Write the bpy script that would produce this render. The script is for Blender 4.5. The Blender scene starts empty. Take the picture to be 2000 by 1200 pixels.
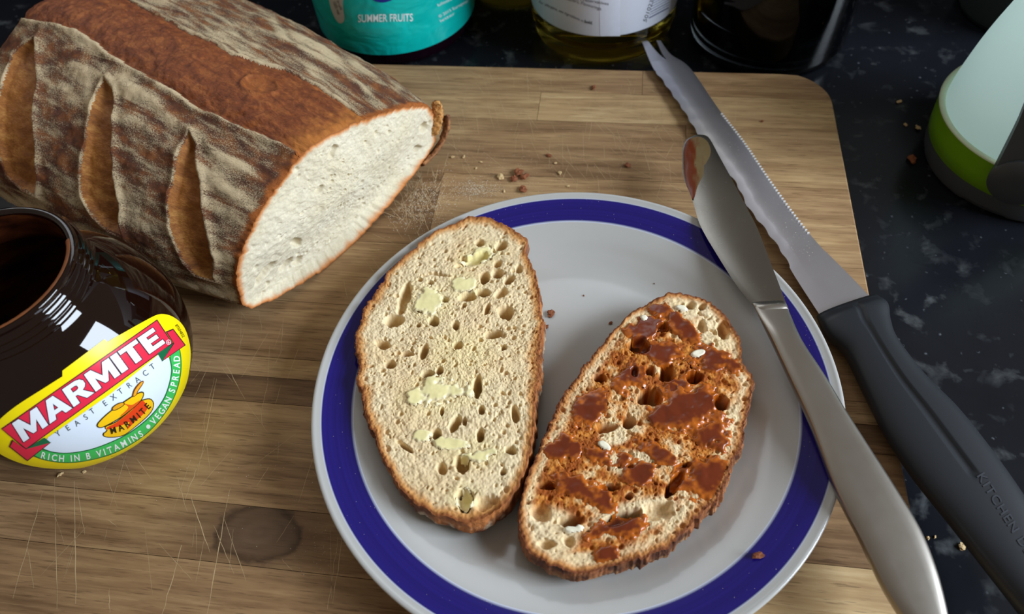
import bpy, bmesh, math, random
import numpy as np
from mathutils import Matrix, Vector

# ---------------------------------------------------------------- camera, world, light, exposure
scene = bpy.context.scene
COL = scene.collection
CM = 0.01                                   # everything below is written in centimetres; board top is z = 0
CAM_H, F_PX = 28.577, 1438.19
CR = np.array([0.99045152, 0.12266136, -0.06292841])
CU = np.array([-0.06363913, 0.81171572, 0.58057527])
CW = np.array([-0.12229413, 0.57102695, -0.81177113])
CC = np.array([0.0, 0.0, CAM_H])
cam_data = bpy.data.cameras.new('camera')
cam = bpy.data.objects.new('camera', cam_data)
COL.objects.link(cam)
cam_data.sensor_width = 36.0
cam_data.lens = 36.0 * F_PX / 2000.0
cam_data.clip_start = 0.01
cam_data.dof.use_dof = True
cam_data.dof.focus_distance = 0.315
cam_data.dof.aperture_fstop = 11.0
M = Matrix.Identity(4)
for i in range(3):
    M[i][0], M[i][1], M[i][2], M[i][3] = CR[i], CU[i], -CW[i], CC[i] * CM
cam.matrix_world = M
scene.camera = cam

world = bpy.data.worlds.new('World')
scene.world = world
world.use_nodes = True
bg = world.node_tree.nodes['Background']
bg.inputs['Color'].default_value = (1.0, 0.88, 0.74, 1)
bg.inputs['Strength'].default_value = 0.20

def area_light(name, loc, target, sx, sy, power, color):
    ld = bpy.data.lights.new(name, 'AREA')
    ld.shape = 'RECTANGLE'; ld.size = sx * CM; ld.size_y = sy * CM
    ld.energy = power; ld.color = color
    o = bpy.data.objects.new(name, ld); COL.objects.link(o)
    o.location = Vector(loc) * CM
    d = Vector(target) - Vector(loc)
    o.rotation_euler = d.to_track_quat('-Z', 'Y').to_euler()
    return o
# two kitchen windows: one above the splashback behind the worktop, one in the wall to the right
area_light('window_daylight_back', (-38, 62, 47), (-38, 0, 30), 84, 26, 1.6, (0.86, 0.93, 1.0))
area_light('window_daylight_right', (140, 6, 76), (0, 16, 0), 80, 72, 41.0, (0.77, 0.88, 1.0))

vs = scene.view_settings
vs.view_transform = 'Standard'; vs.look = 'None'; vs.gamma = 1.0; vs.use_curve_mapping = False
vs.exposure = 0.14

# ---------------------------------------------------------------- helpers
def lin(c):
    return tuple(((v / 255.0) / 12.92 if v / 255.0 <= 0.04045 else ((v / 255.0 + 0.055) / 1.055) ** 2.4) for v in c)

def at(u, v, z=0.0, slope=(0.0, 0.0)):
    """point of the photograph -> place on the level z (or on a plane z + slope . xy)"""
    u = np.asarray(u, float); v = np.asarray(v, float)
    d = ((u - 1000) / F_PX)[..., None] * CR + (-(v - 600) / F_PX)[..., None] * CU + CW
    sx, sy = slope
    t = (z - CC[2]) / (d[..., 2] - sx * d[..., 0] - sy * d[..., 1])
    return CC + d * t[..., None]

def at_pts(pts, z=0.0, slope=(0, 0)):
    p = np.asarray(pts, float)
    return at(p[:, 0], p[:, 1], z, slope)

BASE = {}
def thing(name, label, cat, base=(0, 0, 0), group=None):
    o = bpy.data.objects.new(name, None); COL.objects.link(o)
    o.empty_display_size = 0.01
    o.location = Vector(base) * CM
    o['label'] = label; o['category'] = cat
    if group: o['group'] = group
    BASE[o] = np.asarray(base, float)
    return o

def tag(o, label, cat, group=None, kind=None):
    o['label'] = label; o['category'] = cat
    if group: o['group'] = group
    if kind: o['kind'] = kind
    return o

def mesh_obj(name, verts, faces, mat, parent=None, smooth=True, colors=None, uv=None, base=None, label=None, sharp=None):
    verts = np.asarray(verts, float)
    if parent is not None: b = BASE[parent]
    elif base is not None: b = np.asarray(base, float)
    else: b = np.zeros(3)
    me = bpy.data.meshes.new(name)
    if isinstance(faces, np.ndarray): faces = faces.tolist()
    me.from_pydata(((verts - b) * CM).tolist(), [], faces)
    me.validate()
    if smooth: me.polygons.foreach_set('use_smooth', [True] * len(me.polygons))
    if colors is not None:
        ca = me.color_attributes.new('Col', 'FLOAT_COLOR', 'POINT')
        c = np.ones((len(verts), 4)); c[:, :3] = colors
        ca.data.foreach_set('color', c.ravel())
    if uv is not None:
        ul = me.uv_layers.new(name='UVMap')
        li = np.empty(len(me.loops), int); me.loops.foreach_get('vertex_index', li)
        ul.data.foreach_set('uv', np.asarray(uv, float)[li].ravel())
    if mat is not None: me.materials.append(mat)
    if sharp is not None and smooth:
        me.set_sharp_from_angle(angle=math.radians(sharp))
    me.update()
    o = bpy.data.objects.new(name, me); COL.objects.link(o)
    if parent is not None:
        o.parent = parent
    else:
        o.location = Vector(b) * CM
    BASE[o] = b
    if label: o['label'] = label
    return o

def grid_faces(nr, nc, wrap=False):
    r = np.arange(nr - 1)[:, None]; c = np.arange(nc if wrap else nc - 1)[None, :]
    a = r * nc + c; b = r * nc + (c + 1) % nc
    return np.stack([a, b, b + nc, a + nc], -1).reshape(-1, 4)

def lathe(profile, segs=96, axis=(0, 0), z0=0.0, a0=0.0):
    pr = np.asarray(profile, float)
    th = np.linspace(0, 2 * math.pi, segs, endpoint=False) + a0
    x = axis[0] + pr[:, 0][:, None] * np.cos(th); y = axis[1] + pr[:, 0][:, None] * np.sin(th)
    z = np.repeat((pr[:, 1] + z0)[:, None], segs, 1)
    return np.stack([x, y, z], -1).reshape(-1, 3), grid_faces(len(pr), segs, True)

def smooth_profile(pts, n=8):
    P = np.asarray(pts, float); out = []
    for i in range(len(P) - 1):
        p0 = P[max(i - 1, 0)]; p1 = P[i]; p2 = P[i + 1]; p3 = P[min(i + 2, len(P) - 1)]
        t = np.linspace(0, 1, n, endpoint=False)[:, None]
        out.append(.5 * (2 * p1 + (p2 - p0) * t + (2 * p0 - 5 * p1 + 4 * p2 - p3) * t * t + (3 * p1 - p0 - 3 * p2 + p3) * t ** 3))
    out.append(P[-1:])
    return np.vstack(out)

def closed_resample(P, n):
    P = np.asarray(P, float); m = len(P); out = []
    for i in range(m):
        p0, p1, p2, p3 = P[i - 1], P[i], P[(i + 1) % m], P[(i + 2) % m]
        t = np.linspace(0, 1, 40, endpoint=False)[:, None]
        out.append(.5 * ((2 * p1) + (-p0 + p2) * t + (2 * p0 - 5 * p1 + 4 * p2 - p3) * t * t + (-p0 + 3 * p1 - 3 * p2 + p3) * t ** 3))
    Q = np.vstack(out); Q2 = np.vstack([Q, Q[:1]])
    L = np.r_[0, np.cumsum(np.hypot(*np.diff(Q2, axis=0).T))]
    s = np.linspace(0, L[-1], n, endpoint=False)
    return np.c_[np.interp(s, L, Q2[:, 0]), np.interp(s, L, Q2[:, 1])]

def vnoise(x, y, seed=0):
    tab = np.random.RandomState(seed).rand(256, 256)
    xi = np.floor(x).astype(int); yi = np.floor(y).astype(int)
    fx = x - xi; fy = y - yi; fx = fx * fx * (3 - 2 * fx); fy = fy * fy * (3 - 2 * fy)
    a = tab[xi % 256, yi % 256]; b = tab[(xi + 1) % 256, yi % 256]; c = tab[xi % 256, (yi + 1) % 256]; d = tab[(xi + 1) % 256, (yi + 1) % 256]
    return (a * (1 - fx) + b * fx) * (1 - fy) + (c * (1 - fx) + d * fx) * fy

def fbm(x, y, seed=0, octv=4, gain=.5):
    s = 0; a = 1; n = 0
    for o in range(octv):
        s = s + a * vnoise(x * 2 ** o + 17.3 * o, y * 2 ** o + 5.1 * o, seed + o); n += a; a *= gain
    return s / n

def sstep(a, b, x):
    t = np.clip((x - a) / (b - a), 0, 1); return t * t * (3 - 2 * t)

def mixc(a, b, f):
    f = np.asarray(f)[..., None]; return np.asarray(a) * (1 - f) + np.asarray(b) * f

# --- node helper
class NT:
    def __init__(self, name):
        self.m = bpy.data.materials.new(name); self.m.use_nodes = True
        self.t = self.m.node_tree; self.b = self.t.nodes['Principled BSDF']
    def n(self, typ, **kw):
        nd = self.t.nodes.new(typ)
        for k, v in kw.items():
            if k.startswith('_'): setattr(nd, k[1:], v)
            else:
                key = int(k[1:]) if k[0] == 'i' and k[1:].isdigit() else k.replace('__', ' ')
                self.put(nd.inputs[key], v)
        return nd
    def put(self, sock, v):
        if hasattr(v, 'is_output') or isinstance(v, bpy.types.NodeSocket): self.t.links.new(v, sock)
        else:
            if isinstance(v, (tuple, list)) and len(v) == 3 and sock.type == 'RGBA': v = (*v, 1)
            sock.default_value = v
    def set(self, **kw):
        for k, v in kw.items(): self.put(self.b.inputs[k.replace('_', ' ')], v)
        return self
    def coord(self, scale=(1, 1, 1), kind='Object', rot=(0, 0, 0)):
        tc = self.n('ShaderNodeTexCoord')
        mp = self.n('ShaderNodeMapping', Vector=tc.outputs[kind])
        mp.inputs['Scale'].default_value = scale; mp.inputs['Rotation'].default_value = rot
        return mp.outputs[0]
    def noise(self, vec, scale=5, detail=4, rough=.5, dist=0.0):
        nd = self.n('ShaderNodeTexNoise', Vector=vec, Scale=scale, Detail=detail, Roughness=rough, Distortion=dist)
        return nd.outputs[0]
    def ramp(self, fac, stops, interp='LINEAR'):
        nd = self.n('ShaderNodeValToRGB', Fac=fac); cr = nd.color_ramp; cr.interpolation = interp
        while len(cr.elements) < len(stops): cr.elements.new(.5)
        for e, (p, c) in zip(cr.elements, stops): e.position = p; e.color = (*c, 1) if len(c) == 3 else c
        return nd.outputs[0]
    def mix(self, fac, a, b, mode='MIX'):
        nd = self.t.nodes.new('ShaderNodeMix'); nd.data_type = 'RGBA'; nd.blend_type = mode
        self.put(nd.inputs[0], fac); self.put(nd.inputs[6], a); self.put(nd.inputs[7], b)
        return nd.outputs[2]
    def math(self, op, a, b=0.0, clamp=False):
        nd = self.n('ShaderNodeMath', _operation=op, _use_clamp=clamp); self.put(nd.inputs[0], a); self.put(nd.inputs[1], b)
        return nd.outputs[0]
    def attr(self, name, typ='GEOMETRY', out='Color'):
        return self.n('ShaderNodeAttribute', _attribute_name=name, _attribute_type=typ).outputs[out]
    def bump(self, h, strength=.3, dist=.001):
        nd = self.n('ShaderNodeBump', Height=h, Strength=strength, Distance=dist)
        self.put(self.b.inputs['Normal'], nd.outputs[0])

def plain(name, rgb, rough=.5, metal=0.0, spec=.5, coat=0.0, trans=0.0, ior=1.45, vary=.06, nscale=250):
    k = NT(name)
    c = lin(rgb)
    nz = k.noise(k.coord(), nscale, 3)
    k.set(Base_Color=k.mix(nz, tuple(v * (1 - vary) for v in c), tuple(min(1, v * (1 + vary)) for v in c)), Roughness=rough, Metallic=metal, IOR=ior)
    k.b.inputs['Specular IOR Level'].default_value = spec
    k.b.inputs['Coat Weight'].default_value = coat
    k.b.inputs['Transmission Weight'].default_value = trans
    return k.m

# ---------------------------------------------------------------- materials
def wood_material(name, knot=None):
    k = NT(name)
    tone = k.attr('tone', 'OBJECT', 'Fac'); seed = k.attr('seed', 'OBJECT', 'Fac')
    tc = k.n('ShaderNodeTexCoord').outputs['Object']
    off = k.n('ShaderNodeCombineXYZ', X=seed, Y=k.math('MULTIPLY', seed, .37), Z=0.0).outputs[0]
    p = k.n('ShaderNodeVectorMath', _operation='ADD', i0=tc, i1=off).outputs[0]
    def mp(s):
        nd = k.n('ShaderNodeMapping', Vector=p); nd.inputs['Scale'].default_value = s; return nd.outputs[0]
    if knot is not None:
        # grain swirls around the knot
        kx, ky = knot
        d = k.n('ShaderNodeVectorMath', _operation='SUBTRACT', i0=tc, i1=(kx, ky, 0)).outputs[0]
        dm = k.n('ShaderNodeMapping', Vector=d); dm.inputs['Scale'].default_value = (52, 84, 0); dm.inputs['Rotation'].default_value = (0, 0, -.35)
        dist = k.n('ShaderNodeVectorMath', _operation='LENGTH', i0=dm.outputs[0]).outputs['Value']
        dist = k.math('ADD', dist, k.math('MULTIPLY', k.math('SUBTRACT', k.noise(mp((60, 90, 1)), 1.2, 5), .5), .75))
    g1 = k.noise(mp((7, 70, 7)), 3.0, 6, .6, .4)
    g2 = k.noise(mp((18, 420, 18)), 2.0, 5, .6, .2)
    blot = k.noise(mp((10, 22, 10)), 1.6, 3)
    f = k.math('ADD', k.math('MULTIPLY', g1, .62), k.math('MULTIPLY', g2, .30))
    f = k.math('ADD', f, k.math('MULTIPLY', k.math('SUBTRACT', tone, .5), .8))
    f = k.math('ADD', f, k.math('MULTIPLY', k.math('SUBTRACT', blot, .5), .28))
    col = k.ramp(f, [(.12, lin((74, 53, 37))), (.34, lin((122, 93, 65))), (.52, lin((156, 125, 90))), (.70, lin((186, 156, 114))), (.92, lin((218, 194, 150)))])
    warm = k.noise(mp((9, 30, 9)), 2.2, 2)
    col = k.mix(k.math('MULTIPLY', warm, .35), col, k.mix(1.0, col, (1.0, .82, .62), 'MULTIPLY'))
    # short dark pores along the grain
    po = k.noise(mp((55, 900, 55)), 1.6, 2, .5)
    pm = k.ramp(po, [(.60, (0, 0, 0)), (.68, (1, 1, 1))])
    col = k.mix(k.math('MULTIPLY', pm, .42), col, lin((72, 48, 30)))
    if knot is not None:
        dk = k.math('MULTIPLY', dist, .42)
        core = k.ramp(dk, [(.0, (1, 1, 1)), (.42, (1, 1, 1)), (.52, (.6, .6, .6)), (.95, (0, 0, 0))])
        swirl = k.n('ShaderNodeMath', _operation='SINE'); k.put(swirl.inputs[0], k.math('MULTIPLY', dist, 16.0))
        kc = k.ramp(dk, [(.0, lin((92, 72, 58))), (.33, lin((80, 60, 46))), (.385, lin((44, 30, 22))), (.43, lin((104, 78, 56))), (.6, lin((92, 66, 44))), (1, lin((120, 90, 60)))])
        kc = k.mix(k.math('MULTIPLY', k.math('ADD', swirl.outputs[0], 1.0), .16), kc, lin((58, 40, 28)))
        col = k.mix(k.math('MULTIPLY', core, .85), col, kc)
    k.set(Base_Color=col, Roughness=.52)
    k.b.inputs['Specular IOR Level'].default_value = .2
    k.bump(k.math('SUBTRACT', k.math('MULTIPLY', g2, .6), pm), .25, .0004)
    return k.m

def granite_material():
    k = NT('black_granite')
    p = k.coord()
    big = k.noise(p, 22, 5, .6, .6); mid = k.noise(p, 75, 4, .55, .25); fine = k.noise(p, 260, 3, .6)
    b1 = k.ramp(mid, [(.56, (0, 0, 0)), (.72, (1, 1, 1))])
    b2 = k.ramp(big, [(.45, (0, 0, 0)), (.62, (1, 1, 1))])
    m = k.math('MULTIPLY', b1, k.math('ADD', k.math('MULTIPLY', b2, .75), .25))
    col = k.mix(k.math('MULTIPLY', big, .8), lin((14, 16, 20)), lin((30, 32, 38)))
    col = k.mix(k.math('MULTIPLY', m, .62), col, lin((104, 108, 110)))
    sp = k.n('ShaderNodeTexVoronoi', Vector=p, Scale=170.0)
    fl = k.ramp(sp.outputs['Distance'], [(.05, (1, 1, 1)), (.16, (0, 0, 0))])
    col = k.mix(k.math('MULTIPLY', k.math('MULTIPLY', fl, k.ramp(fine, [(.52, (0, 0, 0)), (.6, (1, 1, 1))])), .5), col, lin((120, 124, 130)))
    k.set(Base_Color=col, Roughness=.22)
    k.b.inputs['Specular IOR Level'].default_value = .25
    return k.m

def attr_material(name, rough=.85, bump=.3, bdist=.0006, bscale=900, vary=.18, spec=.3, sss=0.0):
    k = NT(name)
    c = k.attr('Col')
    p = k.coord()
    nz = k.noise(p, bscale, 4, .65)
    n2 = k.noise(p, bscale * .25, 4, .6)
    f = k.math('ADD', k.math('MULTIPLY', nz, .5), k.math('MULTIPLY', n2, .5))
    v = k.ramp(f, [(.3, (1 - vary,) * 3), (.7, (1 + vary * .6,) * 3)])
    k.set(Base_Color=k.mix(1.0, c, v, 'MULTIPLY'), Roughness=rough)
    k.b.inputs['Specular IOR Level'].default_value = spec
    if sss:
        k.b.inputs['Subsurface Weight'].default_value = sss
        k.b.inputs['Subsurface Radius'].default_value = (.004, .003, .0018)
        k.b.inputs['Subsurface Scale'].default_value = 1.0
    k.bump(nz, bump, bdist)
    return k.m

def crust_material():
    """brown crust under patchy rice-flour streaks; UV = (along, around) in cm"""
    k = NT('floured_crust')
    uv = k.n('ShaderNodeTexCoord').outputs['UV']
    def mp(s):
        nd = k.n('ShaderNodeMapping', Vector=uv); nd.inputs['Scale'].default_value = s; return nd.outputs[0]
    c = k.attr('Col')                      # R = flour amount, G = redness, B = golden
    sep = k.n('ShaderNodeSeparateColor', Color=c).outputs
    fine = k.noise(mp((9, 9, 1)), 1.6, 6, .75)
    streak = k.noise(mp((.30, 1.0, 1)), 1.3, 5, .62, .5)
    mott = k.noise(mp((1.1, 1.3, 1)), 1.0, 4, .6)
    brown = k.ramp(mott, [(.28, lin((84, 54, 45))), (.46, lin((108, 68, 50))), (.60, lin((144, 88, 52))), (.8, lin((176, 114, 66)))])
    brown = k.mix(sep[1], brown, lin((122, 58, 34)))
    brown = k.mix(sep[2], brown, lin((196, 112, 50)))
    grain = k.noise(mp((9, 9, 1)), 1.5, 5, .8)
    dens = k.math('ADD', k.math('MULTIPLY', k.math('SUBTRACT', streak, .5), 1.5), k.math('MULTIPLY', sep[0], .9))
    g = k.math('ADD', k.math('MULTIPLY', grain, .95), k.math('MULTIPLY', fine, .55))
    f = k.math('ADD', g, k.math('MULTIPLY', k.math('SUBTRACT', dens, .5), .62))
    fl = k.ramp(f, [(.70, (0, 0, 0)), (.78, (.45, .45, .45)), (.88, (1, 1, 1))])
    col = k.mix(k.math('MULTIPLY', fl, .85), brown, lin((228, 205, 164)))
    crack = k.n('ShaderNodeTexVoronoi', Vector=mp((4.2, 4.2, 1)), Scale=1.0, _feature='DISTANCE_TO_EDGE')
    cm = k.ramp(crack.outputs['Distance'], [(.0, (1, 1, 1)), (.022, (0, 0, 0))])
    cm2 = k.math('MULTIPLY', cm, k.ramp(k.noise(mp((.6, .6, 1)), 1.4, 2), [(.44, (0, 0, 0)), (.54, (1, 1, 1))]))
    col = k.mix(k.math('MULTIPLY', cm2, .6), col, lin((66, 42, 34)))
    k.set(Base_Color=col, Roughness=.75)
    k.b.inputs['Specular IOR Level'].default_value = .15
    h = k.math('SUBTRACT', k.math('ADD', k.math('MULTIPLY', fine, .9), k.math('MULTIPLY', fl, .6)), k.math('MULTIPLY', cm2, 1.2))
    k.bump(h, .7, .0014)
    return k.m

def score_material(name, dark, mid, light, gloss=.38):
    k = NT(name)
    uv = k.n('ShaderNodeTexCoord').outputs['UV']
    def mp(s):
        nd = k.n('ShaderNodeMapping', Vector=uv); nd.inputs['Scale'].default_value = s; return nd.outputs[0]
    c = k.attr('Col'); sep = k.n('ShaderNodeSeparateColor', Color=c).outputs
    a = k.noise(mp((.9, 1.6, 1)), 1.0, 5, .62, .6); b = k.noise(mp((5, 7, 1)), 1.5, 5, .7)
    f = k.math('ADD', k.math('MULTIPLY', a, .6), k.math('MULTIPLY', b, .4))
    col = k.ramp(f, [(.34, lin(dark)), (.5, lin(mid)), (.68, lin(light))])
    col = k.mix(sep[2], col, lin((200, 126, 54)))
    speck = k.ramp(k.noise(mp((8, 8, 1)), 1.7, 2), [(.70, (0, 0, 0)), (.74, (1, 1, 1))])
    col = k.mix(k.math('MULTIPLY', speck, .35), col, lin((214, 168, 120)))
    k.set(Base_Color=col, Roughness=gloss + .1)
    k.b.inputs['Specular IOR Level'].default_value = .25
    k.bump(b, .5, .0012)
    return k.m

def steel_material(name, rgb=(138, 134, 127), rough=.26, aniso=(60, 60)):
    k = NT(name)
    p = k.coord((aniso[0], aniso[1], 40))
    nz = k.noise(p, 3, 4, .6); sm = k.noise(k.coord(), 40, 4, .6)
    c = lin(rgb)
    k.set(Base_Color=k.mix(sm, tuple(v * .95 for v in c), c), Metallic=1.0,
          Roughness=k.math('ADD', k.math('MULTIPLY', nz, .05), k.math('ADD', k.math('MULTIPLY', sm, .04), rough - .04)))
    return k.m

MAT = {}
MAT['wood'] = wood_material('acacia_wood')
MAT['granite'] = granite_material()
MAT['crumb'] = attr_material('bread_crumb', .88, .35, .0006, 1100, .14, .25, .12)
MAT['slice_crust'] = attr_material('slice_crust', .7, .5, .0009, 700, .4, .35)
MAT['crust'] = crust_material()
MAT['stripe'] = score_material('baked_score', (82, 38, 19), (124, 64, 30), (170, 102, 50), .34)
MAT['slash'] = score_material('golden_score', (98, 56, 26), (146, 90, 40), (192, 142, 76), .34)
MAT['glaze'] = plain('white_glaze', (176, 174, 170), .14, spec=.5, vary=.015)
MAT['steel'] = steel_material('brushed_steel')
MAT['steel_handle'] = steel_material('satin_steel', (170, 163, 154), .34)
MAT['blade'] = steel_material('knife_blade_steel', (204, 201, 207), .38)
MAT['black_plastic'] = plain('black_plastic', (34, 36, 40), .42, spec=.4, vary=.12, nscale=1500)
MAT['groove'] = plain('black_groove', (22, 23, 25), .5, spec=.3)
MAT['butter'] = attr_material('soft_butter', .38, .15, .0005, 500, .08, .4)
MAT['flour'] = plain('pale_flour', (222, 212, 192), .9, vary=.08)
MAT['crumb_brown'] = plain('toasted_crumb', (128, 72, 40), .8, vary=.3, nscale=900)
MAT['crumb_pale'] = plain('pale_crumb', (206, 176, 128), .85, vary=.2, nscale=900)

def spread_material(name='yeast_spread'):
    k = NT(name)
    c = k.attr('Col')
    k.set(Base_Color=k.mix(k.noise(k.coord(), 220, 3), c, k.mix(1.0, c, (.8, .72, .6), 'MULTIPLY')), Roughness=.24)
    k.b.inputs['Specular IOR Level'].default_value = .45
    return k.m
MAT['spread'] = spread_material()

# ---------------------------------------------------------------- setting: worktop and wall
PLATE_C = np.array([-1.096, 15.178])
ZT = -1.8                                   # worktop level
def box(x0, x1, y0, y1, z0, z1):
    v = [(x, y, z) for z in (z0, z1) for y in (y0, y1) for x in (x0, x1)]
    f = [(0, 2, 3, 1), (4, 5, 7, 6), (0, 1, 5, 4), (2, 6, 7, 3), (0, 4, 6, 2), (1, 3, 7, 5)]
    return v, f
v, f = box(-110, 110, -20, 62, ZT - 4, ZT)
tag(mesh_obj('granite_worktop', v, f, MAT['granite'], smooth=False, base=(0, 20, ZT - 4)), 'dark speckled granite kitchen worktop under the cutting board', 'worktop')
v, f = box(-110, 110, 62, 64, ZT - 4, 33)
w_ = mesh_obj('wall_back', v, f, plain('painted_plaster', (150, 148, 145), .7, spec=.2), smooth=False, base=(0, 63, ZT - 4)); w_['kind'] = 'structure'
v, f = box(-110, 110, 61.2, 61.99, ZT, 17)
w_ = mesh_obj('trim_1', v, f, plain('black_upstand', (12, 12, 13), .5, spec=.2), smooth=False, base=(0, 61.6, ZT)); w_['kind'] = 'structure'

# ---------------------------------------------------------------- cutting board
def rounded_rect(x0, x1, y0, y1, r, n=10):
    pts = []
    for cx, cy, a in ((x1 - r, y1 - r, 0), (x0 + r, y1 - r, 90), (x0 + r, y0 + r, 180), (x1 - r, y0 + r, 270)):
        for i in range(n + 1):
            t = math.radians(a + 90 * i / n); pts.append((cx + r * math.cos(t), cy + r * math.sin(t)))
    return np.array(pts)

BX0, BX1, BY0, BY1 = -31.6, 12.3, -3.0, 38.4
ROWS = [(38.4, 36.05), (36.05, 33.5), (33.5, 28.9), (28.9, 23.65), (23.65, 19.6), (19.6, 16.35), (16.35, 15.3), (15.3, 14.0), (14.0, 9.3), (9.3, 6.95), (6.95, 4.15), (4.15, 1.2), (1.2, -3.0)]
TONES = [.58, .76, .68, .60, .58, .52, .62, .26, .42, .40, .44, .52, .4]
# places where one plank of a row butts against the next (x) and the tone to the left of it
JOINTS = {0: (1.5, .54), 1: (-4.5, .68), 3: (-9.2, .36), 7: (-3.0, .27), 8: (3.5, .50), 9: (-2.6, .54), 10: (4.2, .50), 2: (4.0, .52), 11: (3.0, .5)}
TONES[8] = .46; TONES[9] = .80; TONES[10] = .78
board = thing('cutting_board', 'wide wooden cutting board with rounded corners, carrying loaf, jar and plate', 'cutting board', (-9.6, 17.7, ZT))
kx, ky = [(a - b) * CM for a, b in zip(at(505, 1042)[:2], (-9.6, 17.7))]
MAT['wood_knot'] = wood_material('acacia_wood_knot', (kx, ky))
RC = 2.6
def x_limits(y):
    """board outline (rounded corners) at depth y"""
    d = 0.0
    for yc, s in ((BY1 - RC, 1), (BY0 + RC, -1)):
        if (y - yc) * s > 0: d = RC - math.sqrt(max(0, RC * RC - (y - yc) ** 2))
    return BX0 + d, BX1 - d
def plank(y1, y0, xa, xb, tone, seed, mat):
    ys = np.linspace(y0, y1, 14)
    g = .012                                   # hair-line joint
    if y0 > BY0: ys[0] += g
    if y1 < BY1: ys[-1] -= g
    left = [( max(xa, x_limits(y)[0]) if xa <= BX0 else xa + g, y) for y in ys]
    right = [( min(xb, x_limits(y)[1]) if xb >= BX1 else xb - g, y) for y in ys]
    loop = np.array(right + left[::-1])
    n = len(loop); c = loop.mean(0)
    rings = []
    for inset, z in ((0.0, ZT + .35), (0.0, -.16), (.035, -.05), (.1, 0.0)):
        l = loop.copy()
        # the edge is eased only where it is the outside of the board
        for i, (x, y) in enumerate(l):
            if x >= x_limits(y)[1] - .01 and xb >= BX1: l[i, 0] -= inset
            if x <= x_limits(y)[0] + .01 and xa <= BX0: l[i, 0] += inset
            if y >= BY1 - .001: l[i, 1] -= inset
            if y <= BY0 + .001: l[i, 1] += inset
        rings.append(np.c_[l, np.full(n, z)])
    V = np.vstack(rings); F = grid_faces(4, n, True).tolist()
    F.append(list(range(3 * n, 4 * n))); F.append(list(range(n))[::-1])
    V[:, 2] = np.where(V[:, 2] > ZT + .36, V[:, 2], ZT)
    o = mesh_obj('plank', V, F, mat, board, smooth=False)
    o['tone'] = tone; o['seed'] = seed
    return o
for i, (y1, y0) in enumerate(ROWS):
    if i in JOINTS:
        jx, lt = JOINTS[i]
        plank(y1, y0, BX0, jx, lt, i * 1.37 + .5, MAT['wood_knot'] if i == 9 else MAT['wood'])
        plank(y1, y0, jx, BX1, TONES[i], i * 1.37 + 7.1, MAT['wood'])
    else:
        plank(y1, y0, BX0, BX1, TONES[i], i * 1.37, MAT['wood'])

# knife scratches in the wood
SCR = [((83, 960), (25, 1170), 2.4), ((107, 935), (112, 1190), 2.2), ((145, 940), (148, 1180), 3), ((150, 950), (166, 1045), 2), ((355, 1065), (318, 1200), 3), ((372, 970), (410, 1080), 2.6),
       ((440, 1000), (405, 1200), 3), ((388, 905), (360, 980), 2), ((214, 1150), (215, 1198), 2), ((660, 1050), (640, 1190), 2), ((668, 1052), (650, 1180), 2), ((423, 740), (385, 930), 2),
       ((455, 590), (430, 700), 1.4), ((463, 600), (482, 625), 1.2), ((435, 700), (478, 780), 1.6), ((505, 600), (512, 650), 1), ((553, 620), (548, 690), 1.2), ((345, 930), (366, 1000), 1.6),
       ((755, 420), (790, 470), 1.3), ((800, 365), (812, 450), 1.5), ((862, 372), (862, 400), 1.5), ((850, 135), (862, 165), 1.6), ((1000, 130), (1004, 170), 1.4), ((1030, 130), (1032, 200), 1.6),
       ((950, 130), (965, 165), 1.3), ((1085, 130), (1100, 160), 1.2), ((890, 215), (905, 265), 1.2), ((965, 200), (975, 250), 1), ((1120, 190), (1135, 240), 1), ((1075, 275), (1072, 330), 1.3), ((1240, 250), (1225, 300), 1.2)]
rs = np.random.RandomState(5)
sv, sf = [], []
def ribbon(p, q, w, wob=.06):
    n = 9; t = np.linspace(0, 1, n)[:, None]
    c = p + (q - p) * t; d = (q - p)[:2] / max(1e-6, np.linalg.norm((q - p)[:2])); nn = np.array([-d[1], d[0], 0])
    c = c + nn * (rs.randn(n, 1) * wob * .25)
    ww = (w * np.sin(np.pi * np.clip(t, .06, .94)) ** .5) * (0.5 + rs.rand(n, 1) * .8)
    b = len(sv)
    for i in range(n):
        sv.append(c[i] + nn * ww[i] / 2 + [0, 0, .004]); sv.append(c[i] - nn * ww[i] / 2 + [0, 0, .004])
    for i in range(n - 1):
        sf.append((b + 2 * i, b + 2 * i + 1, b + 2 * i + 3, b + 2 * i + 2))
for a, b, w in SCR:
    ribbon(at(*a), at(*b), w * .0105)
for i in range(300):                         # fine cuts, mostly behind the plate
    if i < 210: c = np.array([rs.uniform(-9, 7), rs.uniform(26.5, 38), 0])
    else: c = np.array([rs.uniform(-22, -9), rs.uniform(5, 21), 0])
    a = rs.normal(1.75 if rs.rand() < .6 else 2.3, .3); l = rs.uniform(.5, 3.0)
    q = c + np.array([math.cos(a), math.sin(a), 0]) * l
    if q[1] < 38.1: ribbon(c, q, rs.uniform(.008, .018), .03)
for i in range(110):                         # cuts filled with flour beside the cut end
    c = at(rs.normal(818, 26), rs.normal(395, 30)); a = rs.normal(1.9, .55); q = c + np.array([math.cos(a), math.sin(a), 0]) * rs.uniform(.5, 1.8)
    if (c[:2] - PLATE_C) @ (c[:2] - PLATE_C) > 11.2 ** 2 and (q[:2] - PLATE_C) @ (q[:2] - PLATE_C) > 11.2 ** 2: ribbon(c, q, rs.uniform(.012, .035), .04)
sc_o = mesh_obj('knife_scratches', np.array(sv), sf, plain('raw_wood_scratch', (192, 164, 124), .9), board, smooth=False)
sc_o['kind'] = 'stuff'

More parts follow.
